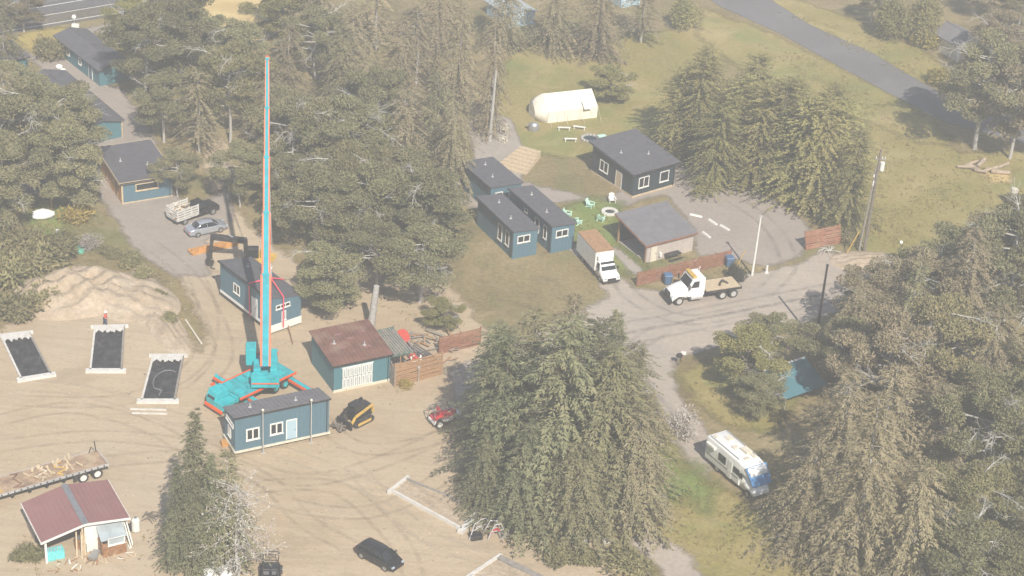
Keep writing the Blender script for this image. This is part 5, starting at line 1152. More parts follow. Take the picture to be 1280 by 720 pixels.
# ------------------------------------------------------------------ vehicles
def rring(x, hw, z0, z1, r=.14, n=3):
    pts = []
    for cy, cz, a0 in ((hw - r, z1 - r, 0), (-(hw - r), z1 - r, 90), (-(hw - r), z0 + r, 180), (hw - r, z0 + r, 270)):
        for k in range(n + 1):
            a1 = R(a0 + 90 * k / n); pts.append((x, cy + r * math.cos(a1), cz + r * math.sin(a1)))
    return pts
def wheel(parent, x, y, r, w_, rimk='steel', s_=1):
    o = MB().cyl((x, y - w_ / 2, r), (x, y + w_ / 2, r), r, n=22).build('wheel', 'rubber', parent, .03)
    yo = y + s_ * w_ / 2
    MB().cyl((x, yo - s_ * .02, r), (x, yo + s_ * .015, r), r * .62, n=16).cyl((x, yo, r), (x, yo + s_ * .05, r), r * .16, n=8).build('rim', rimk, o)
def car(name, label, pr, pf, paint, cat='car', wb=2.75, L=4.7, hatch=False, side=-1):
    """pr, pf: ground pixels of the visible rear and front wheel; side -1 when the right flank faces us"""
    A, Bf = G(*pr), G(*pf); d = (Bf - A).normalized(); rz = math.atan2(d.y, d.x); hw = .9
    lat = Vector((-d.y, d.x, 0)) * -side * hw
    t = thing(name, label, cat, (A + Bf) / 2 + lat * .9, rz)
    h = L / 2
    st = [(-h, .70, .42, .84), (-h + .12, .83, .30, .93), (-h + .6, .89, .24, 1.0), (-wb / 2, .90, .22, 1.0), (0, .91, .22, .97), (wb / 2 - .2, .90, .22, .95), (h - .75, .88, .22, .86), (h - .25, .82, .26, .74), (h - .03, .70, .34, .64)]
    MB().loft([rring(x, w_, a0, b0, .13) for x, w_, a0, b0 in st]).build('body', paint, t)
    # greenhouse
    rb = -h + (.25 if hatch else .75)
    g_ = [(rb, .70, .9, .95), (rb + (.3 if hatch else .6), .69, .9, 1.34), (-.35, .70, .9, 1.44), (.35, .70, .9, 1.42), (.75, .69, .9, 1.28), (1.35, .70, .9, .94)]
    MB().loft([[(x, -w_ * 1.12, z0), (x, -w_ * .88, z1), (x, 0, z1 + .03), (x, w_ * .88, z1), (x, w_ * 1.12, z0)] for x, w_, z0, z1 in g_]).build('windows', 'glass', t)
    MB().loft([[(x, -.60, z), (x, -.56, z + .05), (x, 0, z + .085), (x, .56, z + .05), (x, .60, z)] for x, z in ((rb + (.3 if hatch else .62), 1.32), (-.3, 1.42), (.3, 1.41), (.62, 1.34))]).build('roof', paint, t)
    for s_ in (-1, 1):
        for p_, q_, w_ in (((rb + .05, s_ * .765, .96), (rb + .55, s_ * .63, 1.35), .10), ((-.15, s_ * .80, .96), (-.2, s_ * .64, 1.42), .07), ((.68, s_ * .62, 1.35), (1.35, s_ * .78, .95), .08)): MB().beam(p_, q_, w_, .05).build('pillar', paint, t)
    for s_ in (-1, 1):
        MB().ball((1.0, s_ * 1.0, 1.0), .10, .12, .08, nu=8, nv=6).build('mirror', paint, t)
        MB().box(h - .20, h - .02, s_ * .62 - .16, s_ * .62 + .16, .56, .70).build('headlight', 'pale_glass', t, .03)
        MB().box(-h - .01, -h + .1, s_ * .62 - .14, s_ * .62 + .14, .66, .82).build('tail_light', 'red', t, .02)
        for x in (-wb / 2, wb / 2): wheel(t, x, s_ * .80, .33, .22, s_=s_)
    MB().box(h - .06, h + .03, -.7, .7, .3, .46).build('bumper', 'black_metal' if paint != 'silver' else paint, t, .03)
    return t
car('parked_car', 'silver sedan parked in front of the dark pickup', (246, 297), (277, 290), 'silver')
car('parked_car', 'black hatchback standing alone at the bottom of the sandy yard', (452, 698), (481, 714), 'black_paint', hatch=True, L=4.4, wb=2.65)
# pickup with scrap
A_, F_ = G(231, 281), G(267, 268); d = (F_ - A_).normalized(); rz = math.atan2(d.y, d.x)
t = thing('pickup_truck', 'dark pickup with a pale slatted bed full of scrap behind the silver sedan', 'pickup', (A_ + F_) / 2 + Vector((-d.y, d.x, 0)) * .9, rz)
MB().loft([rring(x, w_, .5, z, .12) for x, w_, z in ((-.1, .95, 1.15), (1.4, .96, 1.15), (1.9, .95, 1.12), (2.75, .9, 1.05), (2.95, .8, .9))]).build('body', 'black_paint', t)
MB().loft([[(x, -.9, 1.1), (x, -.72, z), (x, .72, z), (x, .9, 1.1)] for x, z in ((-.1, 1.75), (.5, 1.82), (1.1, 1.8), (1.75, 1.14))]).build('windows', 'glass', t); MB().box(-.05, 1.05, -.68, .68, 1.79, 1.86).build('roof', 'black_paint', t, .04)
m = MB().box(-3.1, -.15, -1.0, 1.0, .7, .85)
for s_ in (-1, 1):
    for k in range(4): m.box(-3.1, -.15, s_ * 1.0 - .04, s_ * 1.0 + .04, .95 + .3 * k, 1.12 + .3 * k)
    for x in (-3.05, -2.1, -1.15, -.2): m.box(x - .05, x + .05, s_ * 1.04 - .05, s_ * 1.04 + .05, .8, 2.1)
for k in range(4): m.box(-3.14, -3.06, -1, 1, .95 + .3 * k, 1.12 + .3 * k)
m.build('bed', 'foam', t)
m = MB()
for i in range(70):
    p = Vector((random.uniform(-2.8, -.5), random.uniform(-.8, .8), random.uniform(.9, 1.9))); q = p + Vector((random.uniform(-.9, .9), random.uniform(-.5, .5), random.uniform(-.2, .3))); m.beam(p, q, random.uniform(.05, .25), .06, random.choice([0, 1, 1, 2, 3]))
m.build('scrap_load', ['wood', 'cream', 'steel', 'brown_mess'], t)['kind'] = 'stuff'
for x in (-2.0, 1.95):
    for s_ in (-1, 1): wheel(t, x, s_ * .86, .40, .26, s_=s_)
for s_ in (-1, 1): MB().box(2.86, 2.97, s_ * .62 - .15, s_ * .62 + .15, .75, .92).build('headlight', 'pale_glass', t, .02)
MB().box(2.9, 3.08, -.85, .85, .45, .66).build('bumper', 'steel', t, .03)
# flatbed semi
A_, F_ = G(924, 371), G(838, 384); d = (F_ - A_).normalized(); rz = math.atan2(d.y, d.x); Lt = (F_ - A_).length
t = thing('flatbed_truck', 'white day cab truck with yellow roof lights and an empty tan flatbed', 'truck', A_ + Vector((-d.y, d.x, 0)) * -1.2, rz)
c0 = Lt - 4.0
MB().box(0, Lt - .6, -.45, .45, .75, 1.0).box(.9, 3.6, -.5, .5, .55, .74).build('chassis', 'black_metal', t)
MB().box(-.1, c0 - .3, -1.2, 1.2, 1.12, 1.28).build('flatbed', 'pale_wood', t, .02); MB().box(-.12, c0 - .28, -1.25, -1.2, 1.02, 1.3).box(-.12, c0 - .28, 1.2, 1.25, 1.02, 1.3).box(-.16, -.1, -1.25, 1.25, 1.02, 1.3).build('bed_rail', 'black_metal', t)
cab = MB().prism([(c0, .85), (c0 + 2.0, .85), (c0 + 2.0, 1.95), (c0 + 1.45, 2.95), (c0, 3.0)], -1.12, 1.12).build('cab', 'white_clean', t, .09)
MB().hexa([(c0 + 2.03, -.95, 2.0), (c0 + 2.03, .95, 2.0), (c0 + 1.53, .9, 2.82), (c0 + 1.53, -.9, 2.82), (c0 + 1.9, -.95, 1.98), (c0 + 1.9, .95, 1.98), (c0 + 1.4, .9, 2.8), (c0 + 1.4, -.9, 2.8)]).build('windscreen', 'glass', cab)
for s_ in (-1, 1): MB().prism([(c0 + .75, 1.95), (c0 + 1.75, 1.95), (c0 + 1.35, 2.7), (c0 + .75, 2.7)], s_ * 1.12 - .02, s_ * 1.12 + .03).build('side_window', 'glass', cab); MB().box(c0 + 1.95, c0 + 2.05, s_ * 1.38 - .12, s_ * 1.38 + .12, 1.9, 2.5).build('mirror', 'black_metal', t, .02)
MB().loft([[(x, -w_, .75), (x, -w_, z - .25), (x, -w_ * .7, z), (x, w_ * .7, z), (x, w_, z - .25), (x, w_, .75)] for x, w_, z in ((c0 + 2.0, 1.05, 1.98), (c0 + 2.8, .95, 1.85), (c0 + 3.6, .78, 1.62), (c0 + 3.85, .66, 1.42))], 0, True).build('bonnet', 'white_clean', t)
for s_ in (-1, 1):
    MB().loft([[(x, s_ * .8, z0), (x, s_ * 1.18, z0), (x, s_ * 1.18, z1 - .12), (x, s_ * 1.05, z1), (x, s_ * .8, z1)] for x, z0, z1 in ((c0 + 2.2, .9, 1.1), (c0 + 2.5, 1.05, 1.32), (c0 + 3.1, 1.1, 1.36), (c0 + 3.6, .8, 1.22), (c0 + 3.85, .55, .95))]).build('mudguard', 'white_clean', t)
    MB().box(c0 + 3.78, c0 + 3.92, s_ * .95 - .16, s_ * .95 + .16, .82, 1.06).build('headlight', 'pale_glass', t, .03)
    MB().cyl((c0 + .2, s_ * 1.0, .72), (c0 + 1.6, s_ * 1.0, .72), .30, n=16).build('fuel_tank', 'galv', t)
MB().box(c0 + 3.84, c0 + 3.93, -.62, .62, .75, 1.45).build('grille', 'black_metal', t, .02); MB().box(c0 + 3.8, c0 + 4.08, -1.18, 1.18, .38, .72).build('bumper', 'black_metal', t, .05)
MB().box(c0 + 1.0, c0 + 1.5, -.95, .95, 3.0, 3.22).build('roof_light_bar', 'yellow', t, .04); MB().box(c0 - .12, c0 - .02, -1.0, 1.0, 1.3, 2.5).build('cab_guard', 'galv', t)
for x in (.75, 2.1):
    for s_ in (-1, 1): wheel(t, x, s_ * .98, .5, .5, 'galv', s_)
for s_ in (-1, 1): wheel(t, c0 + 2.95, s_ * 1.0, .5, .3, 'galv', s_)
MB().tube([(1.0, .2, 1.3), (1.5, -.3, 1.5), (2.0, .1, 1.35), (2.2, .5, 1.45)], .12, 7).build('coiled_strap', 'rubber', t)
# box truck
a0 = G(730, 302, 2.9); b0 = G(745, 319, 2.9); d = (b0 - a0); d.z = 0; d.normalize(); rz = math.atan2(d.y, d.x)
fr = G(764, 356)
t = thing('box_truck', 'white box van with a brown stained roof parked by the small lawn', 'truck', fr, rz)
MB().box(-7.2, -2.2, -1.12, 1.12, .75, 3.05).build('cargo_box', 'white_paint', t, .04)
MB().box(-7.2, -2.15, -1.13, 1.13, 3.055, 3.10).build('box_roof', 'wood', t)
MB().box(-2.2, -1.75, -.95, .95, 2.2, 2.75).build('wind_deflector', 'white_clean', t, .15)
cb = MB().loft([[(x, -1.0, .5), (x, -1.0, zb), (x, -.82, z), (x, .82, z), (x, 1.0, zb), (x, 1.0, .5)] for x, zb, z in ((-2.15, 1.3, 2.15), (-1.55, 1.3, 2.12), (-1.2, 1.2, 1.85), (-.85, 1.15, 1.3), (-.1, .95, 1.08), (0, .7, .8))]).build('cab', 'white_clean', t)
MB().hexa([(-1.5, -.8, 2.09), (-.86, -.85, 1.36), (-.86, .85, 1.36), (-1.5, .8, 2.09), (-1.48, -.8, 2.13), (-.82, -.85, 1.40), (-.82, .85, 1.40), (-1.48, .8, 2.13)]).build('windscreen', 'glass', t)
for s_ in (-1, 1): MB().hexa([(-2.0, s_ * .985, 1.35), (-1.2, s_ * .985, 1.35), (-1.45, s_ * .87, 1.98), (-2.0, s_ * .87, 1.98), (-2.0, s_ * 1.02, 1.35), (-1.2, s_ * 1.02, 1.35), (-1.45, s_ * .90, 1.98), (-2.0, s_ * .90, 1.98)]).build('side_window', 'glass', t); MB().box(-.08, .02, s_ * .75 - .15, s_ * .75 + .15, .72, .9).build('headlight', 'pale_glass', t, .02); MB().box(-1.15, -1.05, s_ * 1.18 - .1, s_ * 1.18 + .1, 1.3, 1.65).build('mirror', 'black_metal', t, .02)
MB().box(-.02, .06, -.5, .5, .55, .82).build('grille', 'black_metal', t); MB().box(-.05, .15, -.98, .98, .35, .55).build('bumper', 'black_metal', t, .03)
for x in (-5.6, -.95):
    for s_ in (-1, 1): wheel(t, x, s_ * .88, .38, .28, s_=s_)
# motorhome
A_, F_ = G(880, 577), G(932, 622); d = (F_ - A_).normalized(); rz = math.atan2(d.y, d.x); Lr = 6.9
t = thing('motorhome', 'white motorhome with a blue cover over its nose on the grass drive', 'motorhome', A_ + Vector((-d.y, d.x, 0)) * 1.15, rz)
bd_ = MB().loft([rring(x, 1.15, .5, z, .16) for x, z in ((0, 2.95), (.1, 3.0), (Lr - 1.7, 3.0))]).build('body', 'white_clean', t)
MB().loft([rring(x, w_, z0, z1, .18) for x, w_, z0, z1 in ((Lr - 1.72, 1.14, 1.9, 2.98), (Lr - .9, 1.1, 1.95, 2.95), (Lr - .25, .95, 2.1, 2.7))]).build('overcab_bunk', 'white_clean', t)
MB().loft([[(x, -w_, .5), (x, -w_, zb), (x, -w_ * .8, z), (x, w_ * .8, z), (x, w_, zb), (x, w_, .5)] for x, w_, zb, z in ((Lr - 1.72, 1.0, 1.4, 1.95), (Lr - 1.0, 1.0, 1.35, 1.9), (Lr - .5, .98, 1.2, 1.35), (Lr + .3, .92, 1.0, 1.15), (Lr + .4, .88, .8, .9))]).build('cab', 'white_clean', t)
m = MB().hexa([(Lr - .9, -1.2, 2.9), (Lr + .35, -1.1, 1.5), (Lr + .35, 1.1, 1.5), (Lr - .9, 1.2, 2.9), (Lr - .9, -1.2, 2.98), (Lr + .42, -1.1, 1.56), (Lr + .42, 1.1, 1.56), (Lr - .9, 1.2, 2.98)]); m.build('blue_cover', 'awning_blue', t)
for s_ in (-1,):
    for x, w_, z, h in ((2.0, 1.1, 1.55, .75), (4.3, .9, 1.6, .6), (5.2, .5, 1.5, .5)): MB().box(x, x + w_, -1.19, -1.145, z, z + h).build('side_window', 'glass', t)
MB().box(3.45, 4.05, -1.18, -1.14, .55, 2.4).build('door', 'white_paint', t); MB().box(0.2, Lr - 1.9, -1.17, -1.145, 1.15, 1.3).build('stripe', 'steel', t)
m = MB()
for x, y, a1, b1, h in ((1.0, .1, .7, .7, .12), (2.6, -.3, .5, .5, .16), (3.3, .2, 1.0, .7, .25), (4.6, -.5, .4, .6, .1), (.3, -.7, .5, .3, .1), (4.3, .5, .8, .3, .14)): MB().box(x, x + a1, y, y + b1, 3.0, 3.0 + h).build('roof_vent', 'cream', t, .03)
m = MB()
for s_ in (-1, 1): m.tube([(.3, s_ * .95, 3.1), (Lr - 2.2, s_ * .95, 3.12)], .04, 5)
m.build('roof_rail', 'galv', t)
MB().box(-.28, -.02, -.9, .9, .9, 1.9).build('spare_cover', 'white_paint', t, .12); MB().box(.25, 1.6, -1.45, -1.18, 2.25, 2.6).build('rolled_awning', 'white_paint', t, .08)
for x in (1.9, Lr - .35):
    for s_ in (-1, 1): wheel(t, x, s_ * .98, .40, .28, s_=s_)
# flatbed trailer
p1, p2 = G(-46, 634, 1.15), G(135, 582, 1.15); d = (p2 - p1).normalized(); rz = math.atan2(d.y, d.x); Lt = (p2 - p1).length; o0 = Vector((p1.x, p1.y, 0))
t = thing('flatbed_trailer', 'long weathered wooden flatbed trailer with straps left of the mauve roofed shed', 'trailer', o0, rz)
MB().box(0, Lt, .0, 2.5, 1.28, 1.38).build('deck', 'deck_wood', t)
m = MB().box(0, Lt, -.06, 0, 1.16, 1.40).box(0, Lt, 2.5, 2.56, 1.16, 1.40).box(Lt, Lt + .08, -.06, 2.56, 1.05, 1.40)
for x in np.arange(.4, Lt, .6): m.box(x, x + .12, -.075, -.06, 1.2, 1.36, 1)
m.build('side_rail', ['galv', 'black_metal'], t)
MB().box(0, Lt, .7, .95, .75, 1.26).box(0, Lt, 1.55, 1.8, .75, 1.26).build('main_beam', 'black_metal', t)
m = MB()
for x in np.arange(1, Lt - 3, 1.6): m.prism([(x, 1.26), (x + .5, 1.26), (x + .35, .85), (x + .15, .85)], -.03, .25)
m.build('side_bracket', 'black_metal', t)
for x in (Lt - 1.0, Lt - 2.35):
    for y, s_ in ((.3, -1), (2.2, 1)): wheel(t, x, y, .50, .48, 'white_paint', s_)
MB().box(Lt - 3.3, Lt - 2.95, .0, .1, .45, 1.1).build('mudflap', 'rubber', t)
for k, x in enumerate((1.2, 3.4, 5.2, 7.6, 9.4)):
    if x < Lt - 2:
        m = MB(); rr = random.Random(k); pts = [(x + rr.uniform(-.6, .6), .1 + 2.3 * j / 9, 1.42 + rr.uniform(0, .06)) for j in range(10)]; m.tube(pts, .06, 5); m.build('cargo_strap', ['cream', 'yellow', 'rust_roof'][k % 3], t)
m = MB()
for k in range(26):
    rr = random.Random(k + 50); x, y = rr.gauss(Lt - 4.8, 1.3), rr.uniform(.4, 2.2); a0 = rr.uniform(0, PI); l = rr.uniform(.2, .8); m.beam((x, y, 1.44), (x + l * math.cos(a0), y + l * math.sin(a0), 1.5 + rr.uniform(0, .2)), .18, .06)
m.build('loose_timber', 'pale_wood', t)['kind'] = 'stuff'
MB().beam((Lt - .2, 2.3, 1.4), (Lt - .3, 2.35, 2.5), .08).beam((Lt - .9, 2.3, 1.4), (Lt - .6, 2.35, 2.0), .06).build('stake', 'black_metal', t)
# excavator
A_ = G(320, 334); B_ = G(268, 334); d = (B_ - A_).normalized(); rz = math.atan2(d.y, d.x)
t = thing('excavator', 'dark excavator reaching left over the orange timber behind the lifted house', 'excavator', A_, rz)
for s_ in (-1, 1): MB().loft([[(x, s_ * .75 - .2, z0), (x, s_ * .75 - .2, z1), (x, s_ * .75 + .2, z1), (x, s_ * .75 + .2, z0)] for x, z0, z1 in ((-1.4, .25, .5), (-1.2, .02, .68), (1.2, .02, .68), (1.4, .25, .5))], 0, False).build('track', 'rubber', t)
MB().box(-.7, .7, -.6, .6, .3, .75).cyl((0, 0, .7), (0, 0, .9), .5, n=16).build('undercarriage', 'black_metal', t)
MB().box(-1.5, .9, -.95, .95, .9, 1.6).box(-1.55, -.5, -.95, .95, 1.6, 2.0).build('house', 'yellow', t, .08)
cb = MB().prism([(-.3, 1.6), (1.0, 1.6), (.85, 2.75), (-.3, 2.75)], .1, .95).build('cab', 'black_metal', t, .05); MB().box(-.2, .8, .955, .975, 1.8, 2.6).build('cab_glass', 'glass', cb)
MB().hexa([(.8, -.5, 1.1), (1.3, -.5, 1.3), (1.3, .05, 1.3), (.8, .05, 1.1), (.9, -.5, 3.3), (1.35, -.5, 3.0), (1.35, .05, 3.0), (.9, .05, 3.3)]).beam((1.0, -.22, 3.15), (4.6, -.22, 3.65), .5, .6).build('boom', 'black_metal', t, .04)
MB().beam((4.65, -.22, 3.9), (4.9, -.22, 1.2), .4, .5).build('stick', 'black_metal', t, .03); MB().box(2.4, 3.3, -.49, -.47, 3.3, 3.5).build('number_plate', 'white_paint', t)
MB().cyl((1.3, -.22, 3.0), (3.0, -.22, 3.9), .09, n=8).build('boom_ram', 'steel', t)
MB().prism([(4.7, 1.25), (5.3, 1.2), (5.35, .7), (5.0, .35), (4.6, .4), (4.9, .75)], -.62, .18).build('bucket', 'black_metal', t)
MB().tube([(4.8, -.1, 1.4), (4.5, .2, .7), (4.9, .5, .3), (4.4, .6, .1)], .05, 5).build('hydraulic_hose', 'rubber', t)
# orange timber bundle
a, rz, L_ = along((241, 320), (302, 306)); tag_i = 0
for k in range(7):
    x0 = random.uniform(-.2, .3); zz = .12 + .22 * (k // 3); y0 = .3 * (k % 3) + .12 * (k // 3)
    tag(MB().box(x0, x0 + L_ * .95, y0, y0 + .24, zz - .1, zz + .1).build('timber_beam', 'orange_wood', loc=a, rz=rz + random.uniform(-.02, .02)), 'orange timber beam in the stack under the excavator arm', 'beam', 'orange timber beams')
# skid loader
A_ = G(446, 526); B_ = G(418, 540); d = (B_ - A_).normalized(); rz = math.atan2(d.y, d.x)
t = thing('track_loader', 'black compact track loader with yellow tracks right of the front blue house', 'loader', A_, rz)
for s_ in (-1, 1):
    tr_ = MB().loft([[(x, s_ * .85 - .22, z0), (x, s_ * .85 - .22, z1), (x, s_ * .85 + .22, z1), (x, s_ * .85 + .22, z0)] for x, z0, z1 in ((-1.3, .2, .45), (-1.1, .02, .7), (.9, .02, .62), (1.15, .2, .4))], 0, False).build('track', 'rubber', t)
    MB().box(-.9, .8, s_ * 1.07 - .03, s_ * 1.07 + .03, .2, .5).build('track_frame', 'yellow', tr_, .03)
    MB().beam((-1.3, s_ * .78, 1.7), (.9, s_ * .78, 1.2), .16, .22).beam((.9, s_ * .78, 1.2), (1.6, s_ * .78, .35), .16, .2).beam((-1.3, s_ * .78, 1.7), (-1.3, s_ * .78, .9), .16, .2).build('lift_arm', 'yellow' if s_ > 0 else 'black_metal', t)
MB().box(-1.5, -.3, -.6, .6, .5, 1.6).build('engine_cover', 'black_metal', t, .08)
cb = MB().prism([(-.4, .7), (.8, .7), (.7, 2.05), (-.4, 2.1)], -.58, .58).build('cab', 'black_metal', t, .05); MB().box(.74, .80, -.45, .45, 1.0, 1.9).box(-.3, .6, .585, .6, 1.2, 1.9).build('cab_glass', 'glass', cb)
MB().box(1.5, 1.7, -1.0, 1.0, .05, .8).box(1.7, 2.7, -.5, -.38, .05, .12).box(1.7, 2.7, .38, .5, .05, .12).build('pallet_fork', 'black_metal', t)
m = MB()
for i in range(9): m.tube([(1.9 + random.uniform(-.3, .6), random.uniform(-.8, .8), .2), (2.3 + random.uniform(-.3, .6), random.uniform(-.8, .8), .7), (2.7, random.uniform(-1, 1), .25)], .06, 5)
m.build('brush_load', 'bark', t)
# red trailer machine
A_ = G(541, 538); B_ = G(572, 529); d = (B_ - A_).normalized(); rz = math.atan2(d.y, d.x)
t = thing('tractor', 'small red and white compact tractor with a wire canopy frame by the central trees', 'tractor', A_, rz)
MB().box(.2, 2.9, .1, 1.3, .45, .75).build('chassis', 'white_paint', t, .03); MB().box(.3, 1.1, .3, 1.2, .75, 1.05).box(1.3, 2.8, .35, .95, .75, 1.3).build('bonnet', 'red', t, .06)
MB().prism([(.85, .9), (1.3, .9), (1.05, 1.9), (.9, 1.9)], .3, 1.0).build('seat', 'red', t, .04)
for x, r in ((.75, .45), (2.45, .33)):
    for y, s_ in ((.05, -1), (1.4, 1)): wheel(t, x, y, r, .26, 'white_paint', s_)
m = MB(); m.tube([(.2, .1, .7), (.3, .1, 2.0), (2.2, .1, 1.9), (2.6, .1, .8)], .04, 6).tube([(.2, 1.35, .7), (.3, 1.35, 2.0), (2.2, 1.35, 1.9), (2.6, 1.35, .8)], .04, 6)
for x in (.3, 1.2, 2.2): m.tube([(x, .1, 2.0), (x, 1.35, 2.0)], .03, 5)
m.build('canopy_frame', 'steel', t); MB().box(2.6, 3.4, .2, 1.2, .55, .72).build('front_loader', 'white_paint', t, .03)
# open utility buggy at the bottom
t = thing('utility_buggy', 'dark open buggy with a pale cargo bed cut by the bottom edge', 'buggy', G(338, 728), R(96))
MB().loft([rring(x, w_, .35, z, .12) for x, w_, z in ((-1.9, .7, .8), (-1.7, .85, .95), (.4, .9, .95), (1.6, .8, .85), (1.9, .6, .7))]).build('body', 'black_paint', t)
m = MB()
for s_ in (-1, 1): m.tube([(1.1, s_ * .7, .9), (.8, s_ * .62, 1.75), (-.6, s_ * .62, 1.8), (-.9, s_ * .72, .9)], .05, 6)
m.tube([(.8, -.62, 1.75), (.8, .62, 1.75)], .05, 6).tube([(-.6, -.62, 1.8), (-.6, .62, 1.8)], .05, 6)
m.build('roll_cage', 'black_metal', t)
MB().tube([(1.85, -.6, .7), (2.1, -.66, 1.7), (2.1, .66, 1.7), (1.85, .6, .7)], .04, 6).tube([(2.03, -.64, 1.4), (2.03, .64, 1.4)], .03, 6).build('front_rack', 'black_metal', t)
for s_ in (-1, 1): MB().box(.0, .5, s_ * .35 - .25, s_ * .35 + .25, .7, .9).box(-.15, .02, s_ * .35 - .25, s_ * .35 + .25, .85, 1.45).build('seat', 'grey_roof', t, .05)
MB().box(-1.8, -.7, -.75, .75, .95, 1.02).box(-1.4, -1.0, -.3, .3, 1.02, 1.3).build('cargo_bed', 'foam', t, .03)
for x in (-1.3, 1.3):
    for s_ in (-1, 1): wheel(t, x, s_ * .85, .38, .28, s_=s_)
t = thing('utility_trailer', 'small white covered trailer cut by the bottom edge beside the buggy', 'trailer', G(272, 728), R(20))
MB().box(-1.1, 1.1, -.7, .7, .5, 1.15).build('box', 'white_paint', t, .05); MB().hexa([(-1.15, -.75, 1.15), (1.15, -.75, 1.15), (1.15, .75, 1.15), (-1.15, .75, 1.15), (-.9, -.4, 1.35), (.9, -.4, 1.35), (.9, .4, 1.35), (-.9, .4, 1.35)]).build('cover', 'white_clean', t)
for s_ in (-1, 1): wheel(t, 0, s_ * .8, .3, .18, s_=s_)

# ------------------------------------------------------------------ worker
def skin(name, verts, edges, radii, matk, parent, sub=2):
    me = bpy.data.meshes.new(name); me.from_pydata([tuple(v) for v in verts], edges, []); me.materials.append(MT[matk])
    o = bpy.data.objects.new(name, me); COL.objects.link(o); o.parent = parent
    s = o.modifiers.new('skin', 'SKIN'); s.use_smooth_shade = True
    for i, r in enumerate(radii):
        me.skin_vertices[0].data[i].radius = (r, r) if not isinstance(r, tuple) else r
    me.skin_vertices[0].data[0].use_root = True
    sb = o.modifiers.new('sub', 'SUBSURF'); sb.levels = sub; sb.render_levels = sub
    return o
t = thing('person', 'worker in a white helmet, red vest and dark trousers walking by the forms', 'person', G(132, 408), R(-20))
J = [(0, 0, .95), (.02, 0, 1.12), (.04, 0, 1.34), (.05, 0, 1.47), (.07, 0, 1.56), (.08, 0, 1.66), (.08, 0, 1.76),
     (.04, .19, 1.42), (-.05, .25, 1.16), (.10, .24, .95), (.14, .23, .88),
     (.04, -.19, 1.42), (.14, -.25, 1.17), (.34, -.20, 1.08), (.42, -.18, 1.07),
     (0, .10, .90), (-.16, .11, .50), (-.34, .11, .10), (-.24, .12, .04),
     (0, -.10, .90), (.22, -.11, .52), (.20, -.11, .09), (.34, -.12, .04)]
E_ = [(0, 1), (1, 2), (2, 3), (3, 4), (4, 5), (5, 6), (2, 7), (7, 8), (8, 9), (9, 10), (2, 11), (11, 12), (12, 13), (13, 14), (0, 15), (15, 16), (16, 17), (17, 18), (0, 19), (19, 20), (20, 21), (21, 22)]
Rr = [.13, .13, .15, .06, .09, .10, .07, .06, .045, .035, .035, .06, .045, .035, .035, .085, .06, .045, .045, .085, .06, .045, .045]
bo = skin('body', J, E_, Rr, 'skin', t)
skin('vest', [J[0], J[1], J[2], (.045, 0, 1.43), J[7], J[8], J[11], J[12]], [(0, 1), (1, 2), (2, 3), (2, 4), (4, 5), (2, 6), (6, 7)], [.16, .155, .175, .10, .075, .06, .075, .06], 'hot_red', t)
skin('trousers', [J[0], J[15], J[16], J[17], J[19], J[20], J[21]], [(0, 1), (1, 2), (2, 3), (0, 4), (4, 5), (5, 6)], [.155, .10, .078, .062, .10, .078, .062], 'denim', t)
for a1, b1 in ((17, 18), (21, 22)): skin('boot', [J[a1], J[b1], (J[b1][0] + .08, J[b1][1], .04)], [(0, 1), (1, 2)], [.065, .06, .05], 'black_metal', t, 1)
MB().ball((.08, 0, 1.77), .145, .135, .11, nu=16, nv=8).cyl((.09, 0, 1.745), (.09, 0, 1.76), .175, n=18).build('helmet', 'white_clean', t)
for hand, s_ in (((.16, .225, .84), 1), ((.47, -.17, 1.06), -1)):
    d0 = Vector((.04, 0, -.09)) if s_ > 0 else Vector((.09, .01, -.03))
    for k in range(4):
        o_ = Vector(hand) + Vector((0, 1, 0)) * (k - 1.5) * .02; l = (.075, .085, .08, .062)[k] / .09
        skin('finger', [o_ - d0 * .4, o_ + d0 * .45 * l, o_ + d0 * .85 * l + Vector((-.012, 0, -.012))], [(0, 1), (1, 2)], [.009, .009, .008], 'skin', bo, 1)
    o_ = Vector(hand) + Vector((0, -.035 * s_, 0)); skin('thumb', [Vector(hand) - d0 * .45, o_ - d0 * .1, o_ + d0 * .3], [(0, 1), (1, 2)], [.012, .010, .009], 'skin', bo, 1)
MB().ball((.175, -.035, 1.70), .012, nu=6, nv=4).ball((.175, .035, 1.70), .012, nu=6, nv=4).build('eyes', 'black_metal', bo); MB().ball((.185, 0, 1.665), .018, .014, .025, nu=6, nv=4).build('nose', 'skin', bo)

# ------------------------------------------------------------------ poles, chairs and small things
t = thing('utility_pole', 'tall dark utility pole with a white transformer beside the meadow', 'utility pole', G(1080, 314))
MB().cyl((0, 0, 0), (0, 0, 12.9), .2, .13, n=12).build('pole', 'bark', t); MB().cyl((-.6, -.1, 0), (-.22, -.1, 11.0), .13, .08, n=8).build('brace_pole', 'grey_wood', t)
MB().cyl((.42, 0, 10.4), (.42, 0, 11.4), .27, n=14).build('transformer', 'white_paint', t); MB().box(-.5, .7, -.06, .06, 11.7, 11.82).build('crossarm', 'grey_wood', t)
m = MB()
for x in (-.4, 0.3, .6): m.cyl((x, 0, 11.82), (x, 0, 12.1), .05, n=8)
m.box(-.35, -.2, -.2, -.1, 8.5, 9.1).box(-.4, -.25, -.2, -.1, 9.6, 9.9).build('insulator', 'white_paint', t)
t = thing('lamp_post', 'slim white pole leaning slightly behind the flatbed truck', 'pole', G(940, 344)); MB().cyl((0, 0, 0), (.1, 0, 7.4), .14, .09, n=10).build('pole', 'white_paint', t); MB().box(-.08, .28, -.14, .14, 7.4, 7.48).build('cap', 'galv', t)
